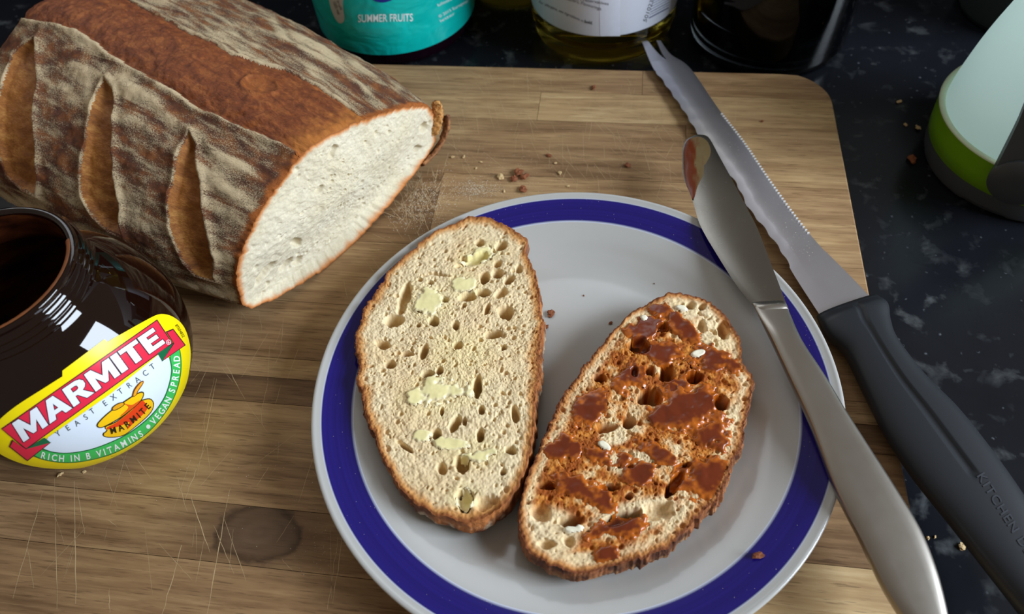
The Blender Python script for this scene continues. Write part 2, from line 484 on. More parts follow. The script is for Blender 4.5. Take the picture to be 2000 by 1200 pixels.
# ---------------------------------------------------------------- dinner plate
PROF_TOP = smooth_profile([(0, .75), (3, .75), (5.6, .76), (6.7, .82), (7.6, 1.08), (8.3, 1.36), (9.1, 1.60), (10.0, 1.82), (10.5, 1.94), (10.68, 1.99), (10.78, 1.96), (10.8, 1.88)], 10)
def plate_z(r): return np.interp(r, PROF_TOP[:, 0], PROF_TOP[:, 1])
plate = thing('dinner_plate', 'white glazed plate with a broad cobalt blue rim band, holding two bread slices', 'plate', (*PLATE_C, 0))
RB0, RB1 = 9.12, 10.42
inner = np.array([p for p in PROF_TOP if p[0] < RB0] + [(RB0, plate_z(RB0))])
inner[0, 0] = .001
v, f = lathe(inner, 160, PLATE_C); mesh_obj('well', v, f, MAT['glaze'], plate)
rr = np.linspace(RB0, RB1, 16)
k = NT('cobalt_band')
p_ = k.coord((1, 1, 0)); ln = k.n('ShaderNodeVectorMath', _operation='LENGTH', i0=p_).outputs['Value']
lnn = k.math('DIVIDE', k.math('SUBTRACT', ln, RB0 * CM), (RB1 - RB0) * CM)
brush = k.noise(k.n('ShaderNodeCombineXYZ', X=k.math('MULTIPLY', ln, 900.0), Y=k.noise(k.coord(), 6, 2), Z=0.0).outputs[0], 1.0, 4)
blue = k.mix(brush, lin((18, 11, 78)), lin((36, 27, 122)))
k.set(Base_Color=k.ramp(lnn, [(0, lin((205, 206, 212))), (.045, lin((70, 68, 150))), (.10, (0, 0, 0)), (.94, (0, 0, 0)), (1, lin((120, 130, 185)))]), Roughness=.1)
rampc = k.b.inputs['Base Color'].links[0].from_socket
wmask = k.ramp(lnn, [(0, (1, 1, 1)), (.09, (0, 0, 0)), (.95, (0, 0, 0)), (1, (1, 1, 1))])
k.set(Base_Color=k.mix(wmask, blue, lin((200, 206, 220))))
v, f = lathe(np.c_[rr, plate_z(rr)], 160, PLATE_C); mesh_obj('blue_band', v, f, k.m, plate, label='cobalt blue brushed band around the rim')
outer = [(RB1, plate_z(RB1))] + [tuple(p) for p in PROF_TOP if p[0] > RB1] + [(10.74, 1.8), (10.2, 1.62), (9.2, 1.34), (8.3, 1.05), (7.6, .72), (7.0, .45), (6.6, .3), (6.5, .02), (6.1, .02), (6.0, .35), (3, .42), (.001, .42)]
v, f = lathe(outer, 160, PLATE_C); mesh_obj('rim_and_foot', v, f, MAT['glaze'], plate)

# ---------------------------------------------------------------- bread loaf
LC = np.array([-14.196, 22.335]) + np.array([.48988, .87179]) * 2.0
LD = np.array([.48988, .87179]); LN = np.array([.87179, -.48988])
FACE = np.array([(-6.85, 1.5), (-6.8, 2.3), (-6.6, 3.2), (-5.95, 4.25), (-4.6, 5.45), (-3.1, 6.25), (-1.3, 6.9), (0.2, 6.85), (2.1, 6.25), (3.5, 5.65), (5.2, 4.8), (6.7, 3.75), (7.25, 2.9), (7.3, 1.9), (6.7, 1.0), (4.5, .55), (2.5, .3), (0, .03), (-2.4, .05), (-4.85, .5), (-6.3, 1.0)])
NV, NTT, TL = 616, 430, 22.8
VS = NV / 440.0
OUT = closed_resample(FACE, NV)
def loaf_section(t):
    wf = np.interp(t, [0, 4, 10, 16, 22], [1, 1.16, 1.30, 1.37, 1.37]); wb = np.interp(t, [0, 3, 5, 12, 22], [1, 1.09, 1.13, 1.19, 1.22])
    hh = np.interp(t, [0, 3, 8, 16, 25], [1, 1.06, 1.13, 1.13, 1.1])
    e = math.sqrt(max(0, 1 - max(0, (t - 17.0) / (TL - 17.0)) ** 2.4))
    s = OUT[:, 0] * np.where(OUT[:, 0] < 0, wf, wb); z = OUT[:, 1] * hh
    return s * e, 2.6 + (z - 2.6) * (.25 + .75 * e)
def loaf_bulge(s, t): return .5 * (1 - (s / 7.2) ** 2) * np.clip(1 - t / 4, 0, 1)

TT = np.r_[np.linspace(0, 16.5, 330), np.linspace(16.5, TL, NTT - 330 + 1)[1:]]
LG = np.empty((NTT, NV, 3))
for i, t in enumerate(TT):
    s, z = loaf_section(t); b = loaf_bulge(s, t)
    LG[i, :, :2] = LC + s[:, None] * LD + (b - t)[:, None] * LN; LG[i, :, 2] = z
du = np.roll(LG, -1, 1) - np.roll(LG, 1, 1); dt = np.gradient(LG, axis=0)
NRM = np.cross(du, dt); NRM /= np.maximum(np.linalg.norm(NRM, axis=-1, keepdims=True), 1e-9)
if (NRM[40, int(120 * VS), 2]) < 0: NRM = -NRM
NRM[-1] = NRM[-2]
ARC = 2 * math.pi * 7.0 / NV * .82           # about one centimetre-scale step around the section
Tg, Vg = np.meshgrid(TT, np.arange(NV) / VS, indexing='ij')

def poly_test(px, py, poly):
    """inside mask and unsigned distance to the outline"""
    poly = np.asarray(poly, float); ins = np.zeros(px.shape, bool); dm = np.full(px.shape, 1e9)
    for (x0, y0), (x1, y1) in zip(poly, np.roll(poly, -1, 0)):
        c = ((y0 > py) != (y1 > py))
        with np.errstate(divide='ignore', invalid='ignore'):
            xx = (x1 - x0) * (py - y0) / (y1 - y0 + 1e-12) + x0
        ins ^= c & (px < xx)
        L2 = (x1 - x0) ** 2 + (y1 - y0) ** 2 + 1e-12
        u = np.clip(((px - x0) * (x1 - x0) + (py - y0) * (y1 - y0)) / L2, 0, 1)
        dm = np.minimum(dm, np.hypot(px - x0 - u * (x1 - x0), py - y0 - u * (y1 - y0)))
    return ins, dm
K = .105                                     # cm per step around the section
SLASH = [
    [(17.14, 95), (17.58, 89), (17.69, 82), (17.03, 70), (16.59, 60), (15.94, 47), (15.17, 35), (14.63, 26), (13.43, 22), (12.23, 23), (12.12, 34), (12.88, 48), (13.86, 61), (15.07, 77)],
    [(11.03, 93), (10.92, 86), (10.37, 74), (9.72, 60), (9.28, 46), (8.84, 36), (7.86, 28), (6.99, 24), (6.11, 24), (6.44, 37), (7.21, 47), (7.75, 57), (8.52, 70), (9.28, 81), (10.15, 90)],
    [(4.91, 89), (4.8, 81), (4.37, 67), (4.15, 57), (3.6, 42), (2.84, 30), (2.07, 17), (1.09, 17), (1.2, 31), (1.86, 47), (2.62, 61), (3.49, 74), (4.26, 84)]]
wob = (fbm(Tg * .9, Vg * K * .9, 3, 3) - .5)
disp = (fbm(Tg * .35, Vg * K * .35, 11, 3) - .5) * .35 + (fbm(Tg * 2.2, Vg * K * 2.2, 21, 4) - .5) * .12
flour = np.full(Tg.shape, .54) + (fbm(Tg * .4, Vg * K * .8, 31, 3) - .5) * .7
red = np.zeros(Tg.shape); gold = np.zeros(Tg.shape)
# long ridges running along the crust beside the middle opening
for v0, w_r in ((88, 3.5), (76, 4.0), (185, 3.5), (200, 5)):
    ph = (Vg + (fbm(Tg * .3, Vg * 0 + v0, 41, 2) - .5) * 16 - v0 - (Tg - 6) * (1.2 if v0 < 100 else -.2)) / w_r
    rd = np.exp(-ph ** 2) * sstep(.2, 2.0, Tg) * (1 - sstep(10, 15, Tg))
    disp += rd * .10; flour += rd * .28
# middle score
vL = np.interp(TT, [0, 2.3, 5.0, 10.5, 15.2, 19.4, 22.8], [108, 105, 102, 104, 108, 101, 100])[:, None] + wob * 2
vR = np.interp(TT, [0, 2.4, 4.7, 7.1, 11.35, 16, 22.8], [158, 159, 155, 143, 142, 144, 150])[:, None] + wob * 2
fr = (Vg - vL) / (vR - vL)
stripe = (fr > 0) & (fr < 1) & (Tg < 20.6)
edge = np.minimum(np.abs(Vg - vL), np.abs(Vg - vR)) * K
sdv = np.where(stripe, -edge, edge); o_ = sstep(-.09, .09, sdv)
d_in = disp * .7 + (fbm(Tg * 4, Vg * K * 4, 51, 4) - .5) * .14 - .14 * np.exp(-edge / .35) + .08
live = (Tg < 20.6) & (fr > -.3) & (fr < 1.3)
disp = np.where(live, d_in * (1 - o_) + (disp + .13 * np.exp(-((edge - .08) / .28) ** 2)) * o_, disp)
flour += np.exp(-(edge / .28) ** 2) * (~stripe) * (Tg < 20) * .32
# bubble on the middle score
bd = np.hypot((Tg - 4.25) / .85, (Vg - 132) * K / .95)
disp += stripe * (np.exp(-((bd - 1) / .13) ** 2) * .10 - .16 * (bd < 1) * (1 - bd ** 2))
gn = fbm(Tg * 3, Vg * K * 3, 55, 3)
gold += stripe * (bd < 1) * .10 + stripe * sstep(1.4, .0, Tg + (gn - .5) * 1.6) * .55
slash_id = np.full(Tg.shape, -1)
for si, pl in enumerate(SLASH):
    pts = np.array(pl) * [1, K]
    ins, dist = poly_test(Tg + wob * .25, Vg * K, pts)
    slash_id[ins] = si
    # cross-wise position: 0 at the lip away from the cut (large t), 1 at the overhanging edge
    lo = np.full(NV, 1e9); hi = np.full(NV, -1e9)
    near_ = ins | (dist < .3)
    for q in np.nonzero(ins.any(0))[0]:
        tq = Tg[:, q][ins[:, q]]; lo[q], hi[q] = tq.min(), tq.max()
    cr_ = np.clip((hi[None, :] - Tg) / np.maximum(hi - lo, .15)[None, :], 0, 1)
    o_ = sstep(-.10, .08, np.where(ins, -dist, dist))
    d_in = disp * .5 - sstep(.02, .3, dist) * (.12 + .40 * cr_) + (fbm(Tg * 3, Vg * K * 2, 61, 4) - .5) * .12
    out_l = np.exp(-((dist - .08) / .2) ** 2)
    disp = np.where(near_, d_in * (1 - o_) + (disp + out_l * .13) * o_, disp + out_l * .13 * ~ins)
    gold += ins * (.18 * cr_ * sstep(.05, .4, dist) + .14 * sstep(30, 60, Vg) * sstep(95, 60, Vg))
    flour += out_l * .12 * ~ins; red += out_l * .35 * ~ins
# orange rim at the cut, pale base
gold += sstep(.42, .0, Tg + (gn - .5) * .6) * .8 * (~stripe); flour -= sstep(.4, 0, Tg) * .6
low = sstep(22, 4, Vg) + sstep(232, 250, Vg)
flour += low * .22
disp *= sstep(0, .25, Tg) * .85 + .15
disp *= 1 - sstep(300, 320, Vg) * (Vg < 430)       # flat underside
edge_n = (fbm(Vg * K * 3, Vg * 0 + 3, 71, 4) - .5) * .22 * np.exp(-Tg / .15)
P3 = LG + NRM * (disp + edge_n)[..., None]
P3[..., 2] = np.maximum(P3[..., 2], .02)
UVL = np.c_[Tg.ravel(), Vg.ravel() * K]
CLA = np.c_[np.clip(flour, 0, 1).ravel(), np.clip(red, 0, 1).ravel(), np.clip(gold, 0, 1).ravel()]
loaf = thing('bread_loaf', 'crusty floured sourdough loaf lying on the board with its cut end showing', 'bread', (*(LC - LN * 9), 0))
QF = grid_faces(NTT, NV, True)
sid = slash_id.ravel(); stf = stripe.ravel()
fs = np.array([np.sum(sid[QF] >= 0, 1) >= 3, np.sum(stf[QF], 1) >= 3])
def part_from(name, mask, mat, label=None):
    F = QF[mask]; used = np.unique(F); rm = -np.ones(NTT * NV, int); rm[used] = np.arange(len(used))
    return mesh_obj(name, P3.reshape(-1, 3)[used], rm[F], mat, loaf, colors=CLA[used], uv=UVL[used], label=label)
part_from('crust', ~fs[0] & ~fs[1], MAT['crust'])
part_from('middle_score', fs[1] & ~fs[0], MAT['stripe'], 'smooth reddish brown opening along the top')
for si, ll in enumerate(('golden leaf-shaped score by the far end', 'golden leaf-shaped score in the middle of the side', 'golden leaf-shaped score nearest the cut end')):
    part_from('side_score', fs[0] & (np.max(sid[QF], 1) == si), MAT['slash'], ll)
# cut face: ring grid filled from the outline inwards
def hole_field(x, y, holes, seed, rough=.28):
    """depth of pores; holes = (cx, cy, ax, ay, bx, by, depth) in cm"""
    h = np.zeros(x.shape)
    nz = (fbm(x * 3.5, y * 3.5, seed, 3) - .5) * 2 * rough
    for cx, cy, ax, ay, bx, by, dp in holes:
        R = max(math.hypot(ax, ay), math.hypot(bx, by)) * 1.35
        m = (np.abs(x - cx) < R) & (np.abs(y - cy) < R)
        if not m.any(): continue
        dx = x[m] - cx; dy = y[m] - cy; det = ax * by - ay * bx
        u = (dx * by - dy * bx) / det; w = (dy * ax - dx * ay) / det
        d = np.hypot(u, w) + nz[m]
        hv = dp * (1 - sstep(.55, 1.06, d)) * (1 - .25 * d ** 2).clip(0, 1)
        h[m] = np.maximum(h[m], hv)
    return h
NR = 130
fc = np.array([.3, 3.2])
Pf = np.c_[P3[0] @ np.r_[LD, 0] - LC @ LD, P3[0][:, 2]]
rho = np.linspace(1, .004, NR)[:, None, None]
F2 = fc + (Pf[None] - fc) * rho
fx, fy = F2[..., 0], F2[..., 1]
ed = (1 - rho[..., 0]) * np.linalg.norm(Pf - fc, axis=1)[None]
rs = np.random.RandomState(8)
holes = []
for i in range(700):
    r = .03 + .12 * rs.rand() ** 5; a = rs.rand() * 3; e_ = rs.uniform(.6, 1)
    holes.append((rs.uniform(-6.8, 7), rs.uniform(.3, 6.6), r * math.cos(a), r * math.sin(a), -r * e_ * math.sin(a), r * e_ * math.cos(a), r * 1.1))
holes += [(-5.2, 2.3, .7, .25, -.15, .3, .45), (-4.1, 1.6, .5, .2, -.1, .25, .4), (-3.2, 2.6, .25, .1, -.2, .5, .35), (-3.4, 1.2, .35, 0, 0, .3, .35), (.2, 5.9, .35, .15, -.1, .2, .3), (-1.2, 4.6, .3, .1, -.1, .2, .25), (6.4, 2.5, .35, -.3, .2, .3, .5), (5.7, 1.5, .3, -.15, .1, .2, .4)]
hp = hole_field(fx, fy, holes, 5)
dz = .25 * (fbm(fx * .5, fy * .5, 81, 3) - .5) + .16 * (fbm(fx * 4, fy * 4, 82, 5, .65) - .5) - hp - .55 * sstep(3.9, .9, fy + .5 * (fbm(fx * .8, fy * .8, 86, 3) - .5)) * np.exp(-((fx + .2) / 6.2) ** 6)
dz *= sstep(0, .55, ed)
bl = loaf_bulge(fx, 0) + dz
V = np.empty((NR, NV, 3)); V[..., :2] = LC + fx[..., None] * LD + bl[..., None] * LN; V[..., 2] = fy
V[0] = P3[0]
cc = mixc(lin((222, 212, 188)), lin((212, 199, 168)), fbm(fx * .8, fy * .8, 83, 3))
rim_w = .22 + .28 * fbm(np.repeat(np.arange(NV)[None] * .12, NR, 0), fx * 0, 84, 3) - .06 * (fy < 1.6)
cc = mixc(cc, lin((206, 128, 62)), sstep(1.0, .15, ed / rim_w))
cc = mixc(cc, lin((150, 92, 52)), sstep(.35, .0, ed / rim_w))
mesh_obj('crumb_face', V.reshape(-1, 3), grid_faces(NR, NV, True), MAT['crumb'], loaf, colors=cc.reshape(-1, 3), label='pale open crumb of the cut end')
# torn shard of crust at the back lower corner of the cut
def slab(name, path, width, thick, mat, parent, colors, rough=.12, seed=1, label=None):
    path = np.asarray(path, float); n = 26; m = 9
    pp = smooth_profile(path, n // (len(path) - 1) + 1); n = len(pp)
    tg = np.gradient(pp, axis=0); tg /= np.linalg.norm(tg, axis=1)[:, None]
    up = np.asarray(width, float); sd = np.cross(tg, up); sd /= np.linalg.norm(sd, axis=1)[:, None]
    rr_ = np.random.RandomState(seed); V = []
    for i in range(n):
        for s in (1, -1):
            for j in range(m):
                q = (j / (m - 1) - .5) * (1 - .35 * abs(2 * i / (n - 1) - 1) ** 3)
                jit = rr_.randn(3) * rough * .25
                V.append(pp[i] + up * (q if s > 0 else -q) + sd[i] * s * thick / 2 * (1 - (2 * abs(q)) ** 4 * .7) + jit)
    V = np.array(V); F = grid_faces(n, 2 * m, True).tolist() + [list(range(2 * m))[::-1], list(range((n - 1) * 2 * m, n * 2 * m))]
    c = mixc(colors[0], colors[1], rr_.rand(len(V)))
    return mesh_obj(name, V, F, mat, parent, colors=c, label=label)
def loaf_pt(s, z, out): return np.r_[LC + LD * s + LN * out, z]
slab('torn_crust', [loaf_pt(5.6, .55, .12), loaf_pt(6.8, .75, .2), loaf_pt(7.7, 1.3, .18), loaf_pt(8.25, 2.0, -.05)], np.r_[LN * .5, .35], .2, MAT['slice_crust'], loaf, (lin((112, 66, 40)), lin((176, 120, 72))), label='torn brown shard of bottom crust')
slab('torn_crust', [loaf_pt(7.0, 1.6, .05), loaf_pt(7.45, 2.6, .12), loaf_pt(7.6, 3.4, .0)], np.r_[LN * .5 + LD * .3, .1], .24, MAT['slice_crust'], loaf, (lin((190, 122, 60)), lin((214, 162, 96))), seed=4, label='torn golden shard of crust')

# ---------------------------------------------------------------- bread slices on the plate
def holes_px(lst, z):
    out = []
    for h in lst:
        cx, cy, rx, ry = h[:4]; rot = math.radians(h[4] if len(h) > 4 else 0); dp = h[5] if len(h) > 5 else 1.0
        c = at(cx, cy, z)
        a = at(cx + rx * math.cos(rot), cy + rx * math.sin(rot), z) - c
        b = at(cx - ry * math.sin(rot), cy + ry * math.cos(rot), z) - c
        r = min(np.linalg.norm(a[:2]), np.linalg.norm(b[:2]))
        out.append((c[0], c[1], a[0], a[1], b[0], b[1], min(1.3, .25 + 2.6 * r) * dp))
    return out

class Slice:
    def __init__(self, outline, z, seed, holes, npores, tilt=(0, 0)):
        self.z = z; self.seed = seed; self.tilt = tilt
        P = at_pts(outline, z)[:, :2]
        self.c = P.mean(0)
        Q = closed_resample(P, 4000)
        an = np.arctan2(Q[:, 1] - self.c[1], Q[:, 0] - self.c[0]); r = np.hypot(*(Q - self.c).T)
        o = np.argsort(an); self.an = an[o]; self.r = r[o]
        rs = np.random.RandomState(seed)
        self.holes = holes_px(holes, z)
        lo, hi = P.min(0), P.max(0); k_ = 0
        while k_ < npores:
            x, y = rs.uniform(lo, hi)
            if np.hypot(x - self.c[0], y - self.c[1]) > .95 * self.radius(math.atan2(y - self.c[1], x - self.c[0])): continue
            k_ += 1
            rr_ = .03 + .11 * rs.rand() ** 3.5; a = rs.rand() * 3.1; e = rs.uniform(.45, 1)
            self.holes.append((x, y, rr_ * math.cos(a), rr_ * math.sin(a), -rr_ * e * math.sin(a), rr_ * e * math.cos(a), rr_ * 1.25))
    def radius(self, th): return np.interp((th + math.pi) % (2 * math.pi) - math.pi, self.an, self.r, period=2 * math.pi)
    def smooth_h(self, x, y):
        return self.z + (x - self.c[0]) * self.tilt[0] + (y - self.c[1]) * self.tilt[1] + .16 * (fbm(x * .7, y * .7, self.seed, 3) - .5)
    def rho(self, x, y): return np.hypot(x - self.c[0], y - self.c[1]) / self.radius(np.arctan2(y - self.c[1], x - self.c[0]))
    def height(self, x, y):
        h = self.smooth_h(x, y) + .10 * (fbm(x * 5, y * 5, self.seed + 5, 4, .65) - .5) + .06 * (fbm(x * 13, y * 13, self.seed + 6, 2) - .5)
        fl = hole_field(x, y, self.holes, self.seed + 9)
        h = h - fl
        # never below what the slice lies on
        return np.maximum(h, plate_z(np.hypot(x - PLATE_C[0], y - PLATE_C[1])) + .16), fl
    def build(self, root, colfun, crust_cols, nth=1000, nr=190):
        th = np.linspace(-math.pi, math.pi, nth, endpoint=False)
        R = self.radius(th); R = R * (1 + .03 * (fbm(th * 9, th * 0, self.seed + 2, 3) - .5)) + .16 * (fbm(th * 26, th * 0, self.seed + 33, 3) - .5) + .09 * (fbm(th * 60, th * 0, self.seed + 3, 3) - .5)
        rho = np.linspace(1, .004, nr)[:, None]
        x = self.c[0] + rho * R * np.cos(th); y = self.c[1] + rho * R * np.sin(th)
        h, fl = self.height(x, y)
        ed = (1 - rho) * R
        rim = .10 * np.exp(-((ed - .10) / .13) ** 2) * (fbm(x * 5, y * 5, self.seed + 4, 4, .7) - .25)
        h = h * 1.0 + rim
        hs = self.smooth_h(x, y); h = np.where(ed < .28, np.maximum(h, hs - .15), h)
        col = colfun(x, y, ed, fl)
        mesh_obj('crumb', np.stack([x, y, h], -1).reshape(-1, 3), grid_faces(nr, nth, True), MAT['crumb'], root, colors=col.reshape(-1, 3))
        # crust wall and underside
        nw = 16; W = []; Cc = []
        pz = plate_z(np.hypot(x[0] - PLATE_C[0], y[0] - PLATE_C[1])) + .03
        for j in range(nw + 1):
            q = j / nw
            ins = -.10 * math.sin(q * math.pi * .8) + .42 * max(0, q - .55) ** 2 / .2
            rj = R - ins + .16 * (fbm(th * 22, th * 0 + q * 3.2, self.seed + 12, 5, .65) - .5) * (0 if j == 0 else 1)
            zx = self.c[0] + rj * np.cos(th); zy = self.c[1] + rj * np.sin(th)
            pzj = plate_z(np.hypot(zx - PLATE_C[0], zy - PLATE_C[1])) + .03
            W.append(np.stack([zx, zy, np.maximum(h[0] * (1 - q) + pz * q, pzj)], -1))
            nzc = fbm(th * 14, th * 0 + q * 3, self.seed + 14, 4)
            c = mixc(crust_cols[0], crust_cols[1], sstep(.3, .7, nzc))
            c = mixc(c, crust_cols[2], sstep(.25, .6, q) * sstep(.42, .62, fbm(th * 25, th * 0 + q * 4, self.seed + 15, 4)))
            Cc.append(c)
        for q in (.66, .33, .01):
            zx = self.c[0] + rj * q * np.cos(th); zy = self.c[1] + rj * q * np.sin(th)
            W.append(np.stack([zx, zy, plate_z(np.hypot(zx - PLATE_C[0], zy - PLATE_C[1])) + .03], -1)); Cc.append(c)
        W = np.array(W); Cc = np.array(Cc)
        W[0] = np.stack([x[0], y[0], h[0]], -1)
        mesh_obj('crust', W.reshape(-1, 3), grid_faces(len(W), nth, True)[:, ::-1], MAT['slice_crust'], root, colors=Cc.reshape(-1, 3))

    def film(self, name, root, blobs, thick, mat, colfun, seed, res=.045, fill=.75, rough=.35, label=None):
        """a spread lying on the slice: blobs in photo points (cx, cy, rx, ry, rot)"""
        hb = holes_px([(*b[:5],) for b in blobs], self.z)
        lo = np.min([(h[0] - 1.4 * max(abs(h[2]), abs(h[4])) , h[1] - 1.4 * max(abs(h[3]), abs(h[5]))) for h in hb], 0)
        hi = np.max([(h[0] + 1.4 * max(abs(h[2]), abs(h[4])) , h[1] + 1.4 * max(abs(h[3]), abs(h[5]))) for h in hb], 0)
        X, Y = np.meshgrid(np.arange(lo[0], hi[0], res), np.arange(lo[1], hi[1], res), indexing='ij')
        D = np.full(X.shape, 9.0); nz = (fbm(X * 1.6, Y * 1.6, seed, 4) - .5) * 2 * rough + (fbm(X * 5, Y * 5, seed + 1, 3) - .5) * rough
        for cx, cy, ax, ay, bx, by, _ in hb:
            det = ax * by - ay * bx; dx = X - cx; dy = Y - cy
            D = np.minimum(D, np.hypot((dx * by - dy * bx) / det, (dy * ax - dx * ay) / det))
        D = D + nz
        cov = np.clip(1 - D, -1, 1)
        hh, fl = self.height(X, Y); hs = self.smooth_h(X, Y)
        sag = np.clip(fl - .18, 0, 2) * (1 - fill * .55)        # sags into the larger pores
        Z = hs - sag - .035 + (.075 + thick) * sstep(0, .35, cov) * (.7 + .6 * fbm(X * 2.2, Y * 2.2, seed + 3, 3))
        Z = np.maximum(Z, plate_z(np.hypot(X - PLATE_C[0], Y - PLATE_C[1])) + .2)
        keep = (cov > 0) & (self.rho(X, Y) < .965)
        nx, ny = X.shape; F = grid_faces(nx, ny); kf = keep.ravel()[F].all(1); F = F[kf]
        used = np.unique(F); rm = -np.ones(nx * ny, int); rm[used] = np.arange(len(used))
        V = np.stack([X, Y, Z], -1).reshape(-1, 3)[used]
        o = mesh_obj(name, V, rm[F][:, ::1], mat, root, colors=colfun(cov.ravel()[used], V), label=label)
        return o

S1_OUT = [(924, 423), (968, 429), (1001, 447), (1030, 467), (1026, 488), (1040, 521), (1052, 565), (1054, 609), (1059, 636), (1055, 675), (1053, 730), (1045, 796), (1040, 856), (1023, 922), (1001, 966), (968, 1000), (935, 1016), (902, 1019), (863, 1010), (820, 986), (781, 950), (751, 903), (731, 851), (712, 796), (706, 760), (696, 742), (702, 715), (695, 670), (701, 642), (712, 603), (731, 576), (764, 526), (803, 488), (847, 455), (891, 433)]
S1_HOLES = [(937, 474, 9, 7, 0, 1.6), (930, 505, 40, 11, -20, .7), (980, 480, 13, 9, -30, .7), (905, 504, 8, 6, 0, 1.2), (855, 536, 26, 3, 8, 1), (836, 537, 10, 3, -20), (820, 547, 6, 4), (840, 552, 7, 4), (946, 542, 11, 12), (972, 535, 12, 10), (994, 545, 12, 9, -20), (971, 515, 10, 7, -20, .5), (1014, 525, 8, 9, 0, .5),
            (912, 581, 18, 9, -10), (944, 572, 15, 8, 0, 1.5), (980, 572, 15, 9, -30, .5), (869, 586, 8, 6, 0, 1.6), (790, 582, 11, 34, 18, .7), (768, 626, 19, 13, -10, .7), (847, 629, 11, 10, 0, 1.7), (988, 610, 16, 14, 0, .8), (890, 637, 8, 10), (963, 653, 18, 9, -10), (952, 603, 6, 13, 20, .8), (907, 597, 5, 5), (817, 635, 6, 5),
            (745, 672, 16, 10, 10, .7), (828, 686, 8, 15, 20, 1), (795, 691, 13, 6), (762, 711, 11, 9, 0, .8), (894, 675, 12, 8, 0, .7), (836, 730, 15, 8), (858, 724, 8, 9), (932, 755, 9, 23, 5, 1.4), (1006, 807, 9, 18, -10, .9), (940, 801, 7, 10), (863, 804, 5, 10), (888, 829, 10, 21, 30), (852, 848, 10, 12), (938, 848, 9, 15, 0, 1.2), (907, 823, 5, 8), (998, 881, 13, 9, 20), (863, 914, 11, 13, 0, .6), (902, 906, 16, 20, 0, .8), (792, 873, 20, 5, 35), (907, 975, 18, 26, 0, .8), (951, 985, 28, 20, 0, .3), (982, 922, 7, 7), (984, 678, 6, 6)]
TOP_Z = 2.3
slice1 = thing('bread_slice', 'slice of white sourdough spread only with pale butter, on the blue-rimmed plate', 'bread', (*at(880, 720, .75)[:2], .75))
S1 = Slice(S1_OUT, TOP_Z, 101, S1_HOLES, 1200)
MELT = holes_px([(868, 768, 84, 44, -12), (838, 592, 44, 40, 0), (905, 560, 34, 28, 0), (935, 497, 46, 22, -20), (920, 885, 60, 30, 0), (905, 975, 32, 34, 0), (900, 690, 60, 40, 0)], TOP_Z)
def ell_min(x, y, hs):
    D = np.full(x.shape, 9.0)
    for cx, cy, ax, ay, bx, by, _ in hs:
        det = ax * by - ay * bx; dx = x - cx; dy = y - cy
        D = np.minimum(D, np.hypot((dx * by - dy * bx) / det, (dy * ax - dx * ay) / det))
    return D
def col_slice1(x, y, ed, fl):
    c = mixc(lin((238, 218, 178)), lin((226, 196, 148)), fbm(x * .9, y * .9, 7, 3))
    c = mixc(c, lin((242, 222, 162)), .45 * sstep(1.5, .5, ell_min(x, y, MELT) + .5 * (fbm(x * 2, y * 2, 27, 3) - .5)))
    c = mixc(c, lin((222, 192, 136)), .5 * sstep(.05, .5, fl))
    w = .28 + .4 * fbm(np.arctan2(y - S1.c[1], x - S1.c[0]) * 6, x * 0, 8, 3)
    c = mixc(c, lin((206, 146, 82)), sstep(1.3, .35, ed / w)); c = mixc(c, lin((146, 86, 46)), sstep(.5, .1, ed / w))
    return c
S1.build(slice1, col_slice1, (lin((112, 62, 34)), lin((176, 108, 56)), lin((190, 172, 146))))
def butter_col(cov, V): return mixc(lin((236, 222, 188)), lin((242, 228, 164)), sstep(.0, .55, cov))
for i, (bl_, tk) in enumerate((([(868, 766, 66, 28, -14), (812, 782, 18, 24, 0)], .07), ([(836, 590, 30, 26, 20)], .04), ([(905, 556, 20, 15, 0)], .03), ([(935, 497, 34, 13, -20)], .02), ([(936, 890, 28, 13, -15)], .05), ([(880, 868, 34, 14, 10)], .03), ([(908, 975, 16, 20, 0)], .03), ([(824, 850, 18, 12, 0)], .03))):
    S1.film('butter_smear', slice1, bl_, tk, MAT['butter'], butter_col, 200 + i, fill=.55, rough=.85)

S2_OUT = [(1315, 573), (1356, 577), (1397, 601), (1427, 631), (1446, 667), (1449, 697), (1459, 723), (1473, 738), (1466, 779), (1456, 824), (1448, 875), (1432, 900), (1420, 936), (1397, 980), (1361, 1014), (1331, 1046), (1285, 1080), (1234, 1097), (1183, 1110), (1140, 1120), (1102, 1114), (1061, 1096), (1031, 1071), (1018, 1042), (1013, 997), (1018, 976), (1028, 936), (1046, 896), (1066, 845), (1087, 804), (1102, 768), (1120, 748), (1138, 718), (1168, 682), (1199, 647), (1234, 611), (1275, 588)]
S2_HOLES = [(1270, 776, 26, 19, 0, 1.3), (1303, 730, 17, 18, 0, .9), (1356, 739, 19, 13, 0, 1.2), (1407, 789, 17, 17, 0, 1.2), (1249, 675, 22, 18, 0, .9), (1270, 724, 11, 9), (1239, 728, 9, 13), (1229, 824, 14, 14), (1183, 837, 22, 11, -10, .7), (1071, 949, 23, 9, 0, .8), (1188, 952, 22, 8, 0, 1.2), (1318, 944, 12, 36, 35, 1.2), (1229, 969, 8, 7), (1115, 1018, 25, 14, 0, 1), (1214, 1012, 46, 14, -18, 1), (1056, 1002, 22, 22, 0, .35), (1066, 1063, 20, 11, 0, .45), (1110, 1058, 14, 11, 0, .4), (1412, 644, 14, 20, -20, .7), (1371, 636, 9, 16, -10, .6), (1348, 597, 9, 8), (1371, 600, 7, 7), (1295, 639, 13, 10), (1285, 997, 34, 21, -10, .3), (1336, 911, 20, 7, -10), (1231, 912, 10, 5), (1170, 738, 13, 9)]
slice2 = thing('bread_slice', 'slice of sourdough smeared with glossy brown yeast spread, on the blue-rimmed plate', 'bread', (*at(1245, 850, .75)[:2], .75))
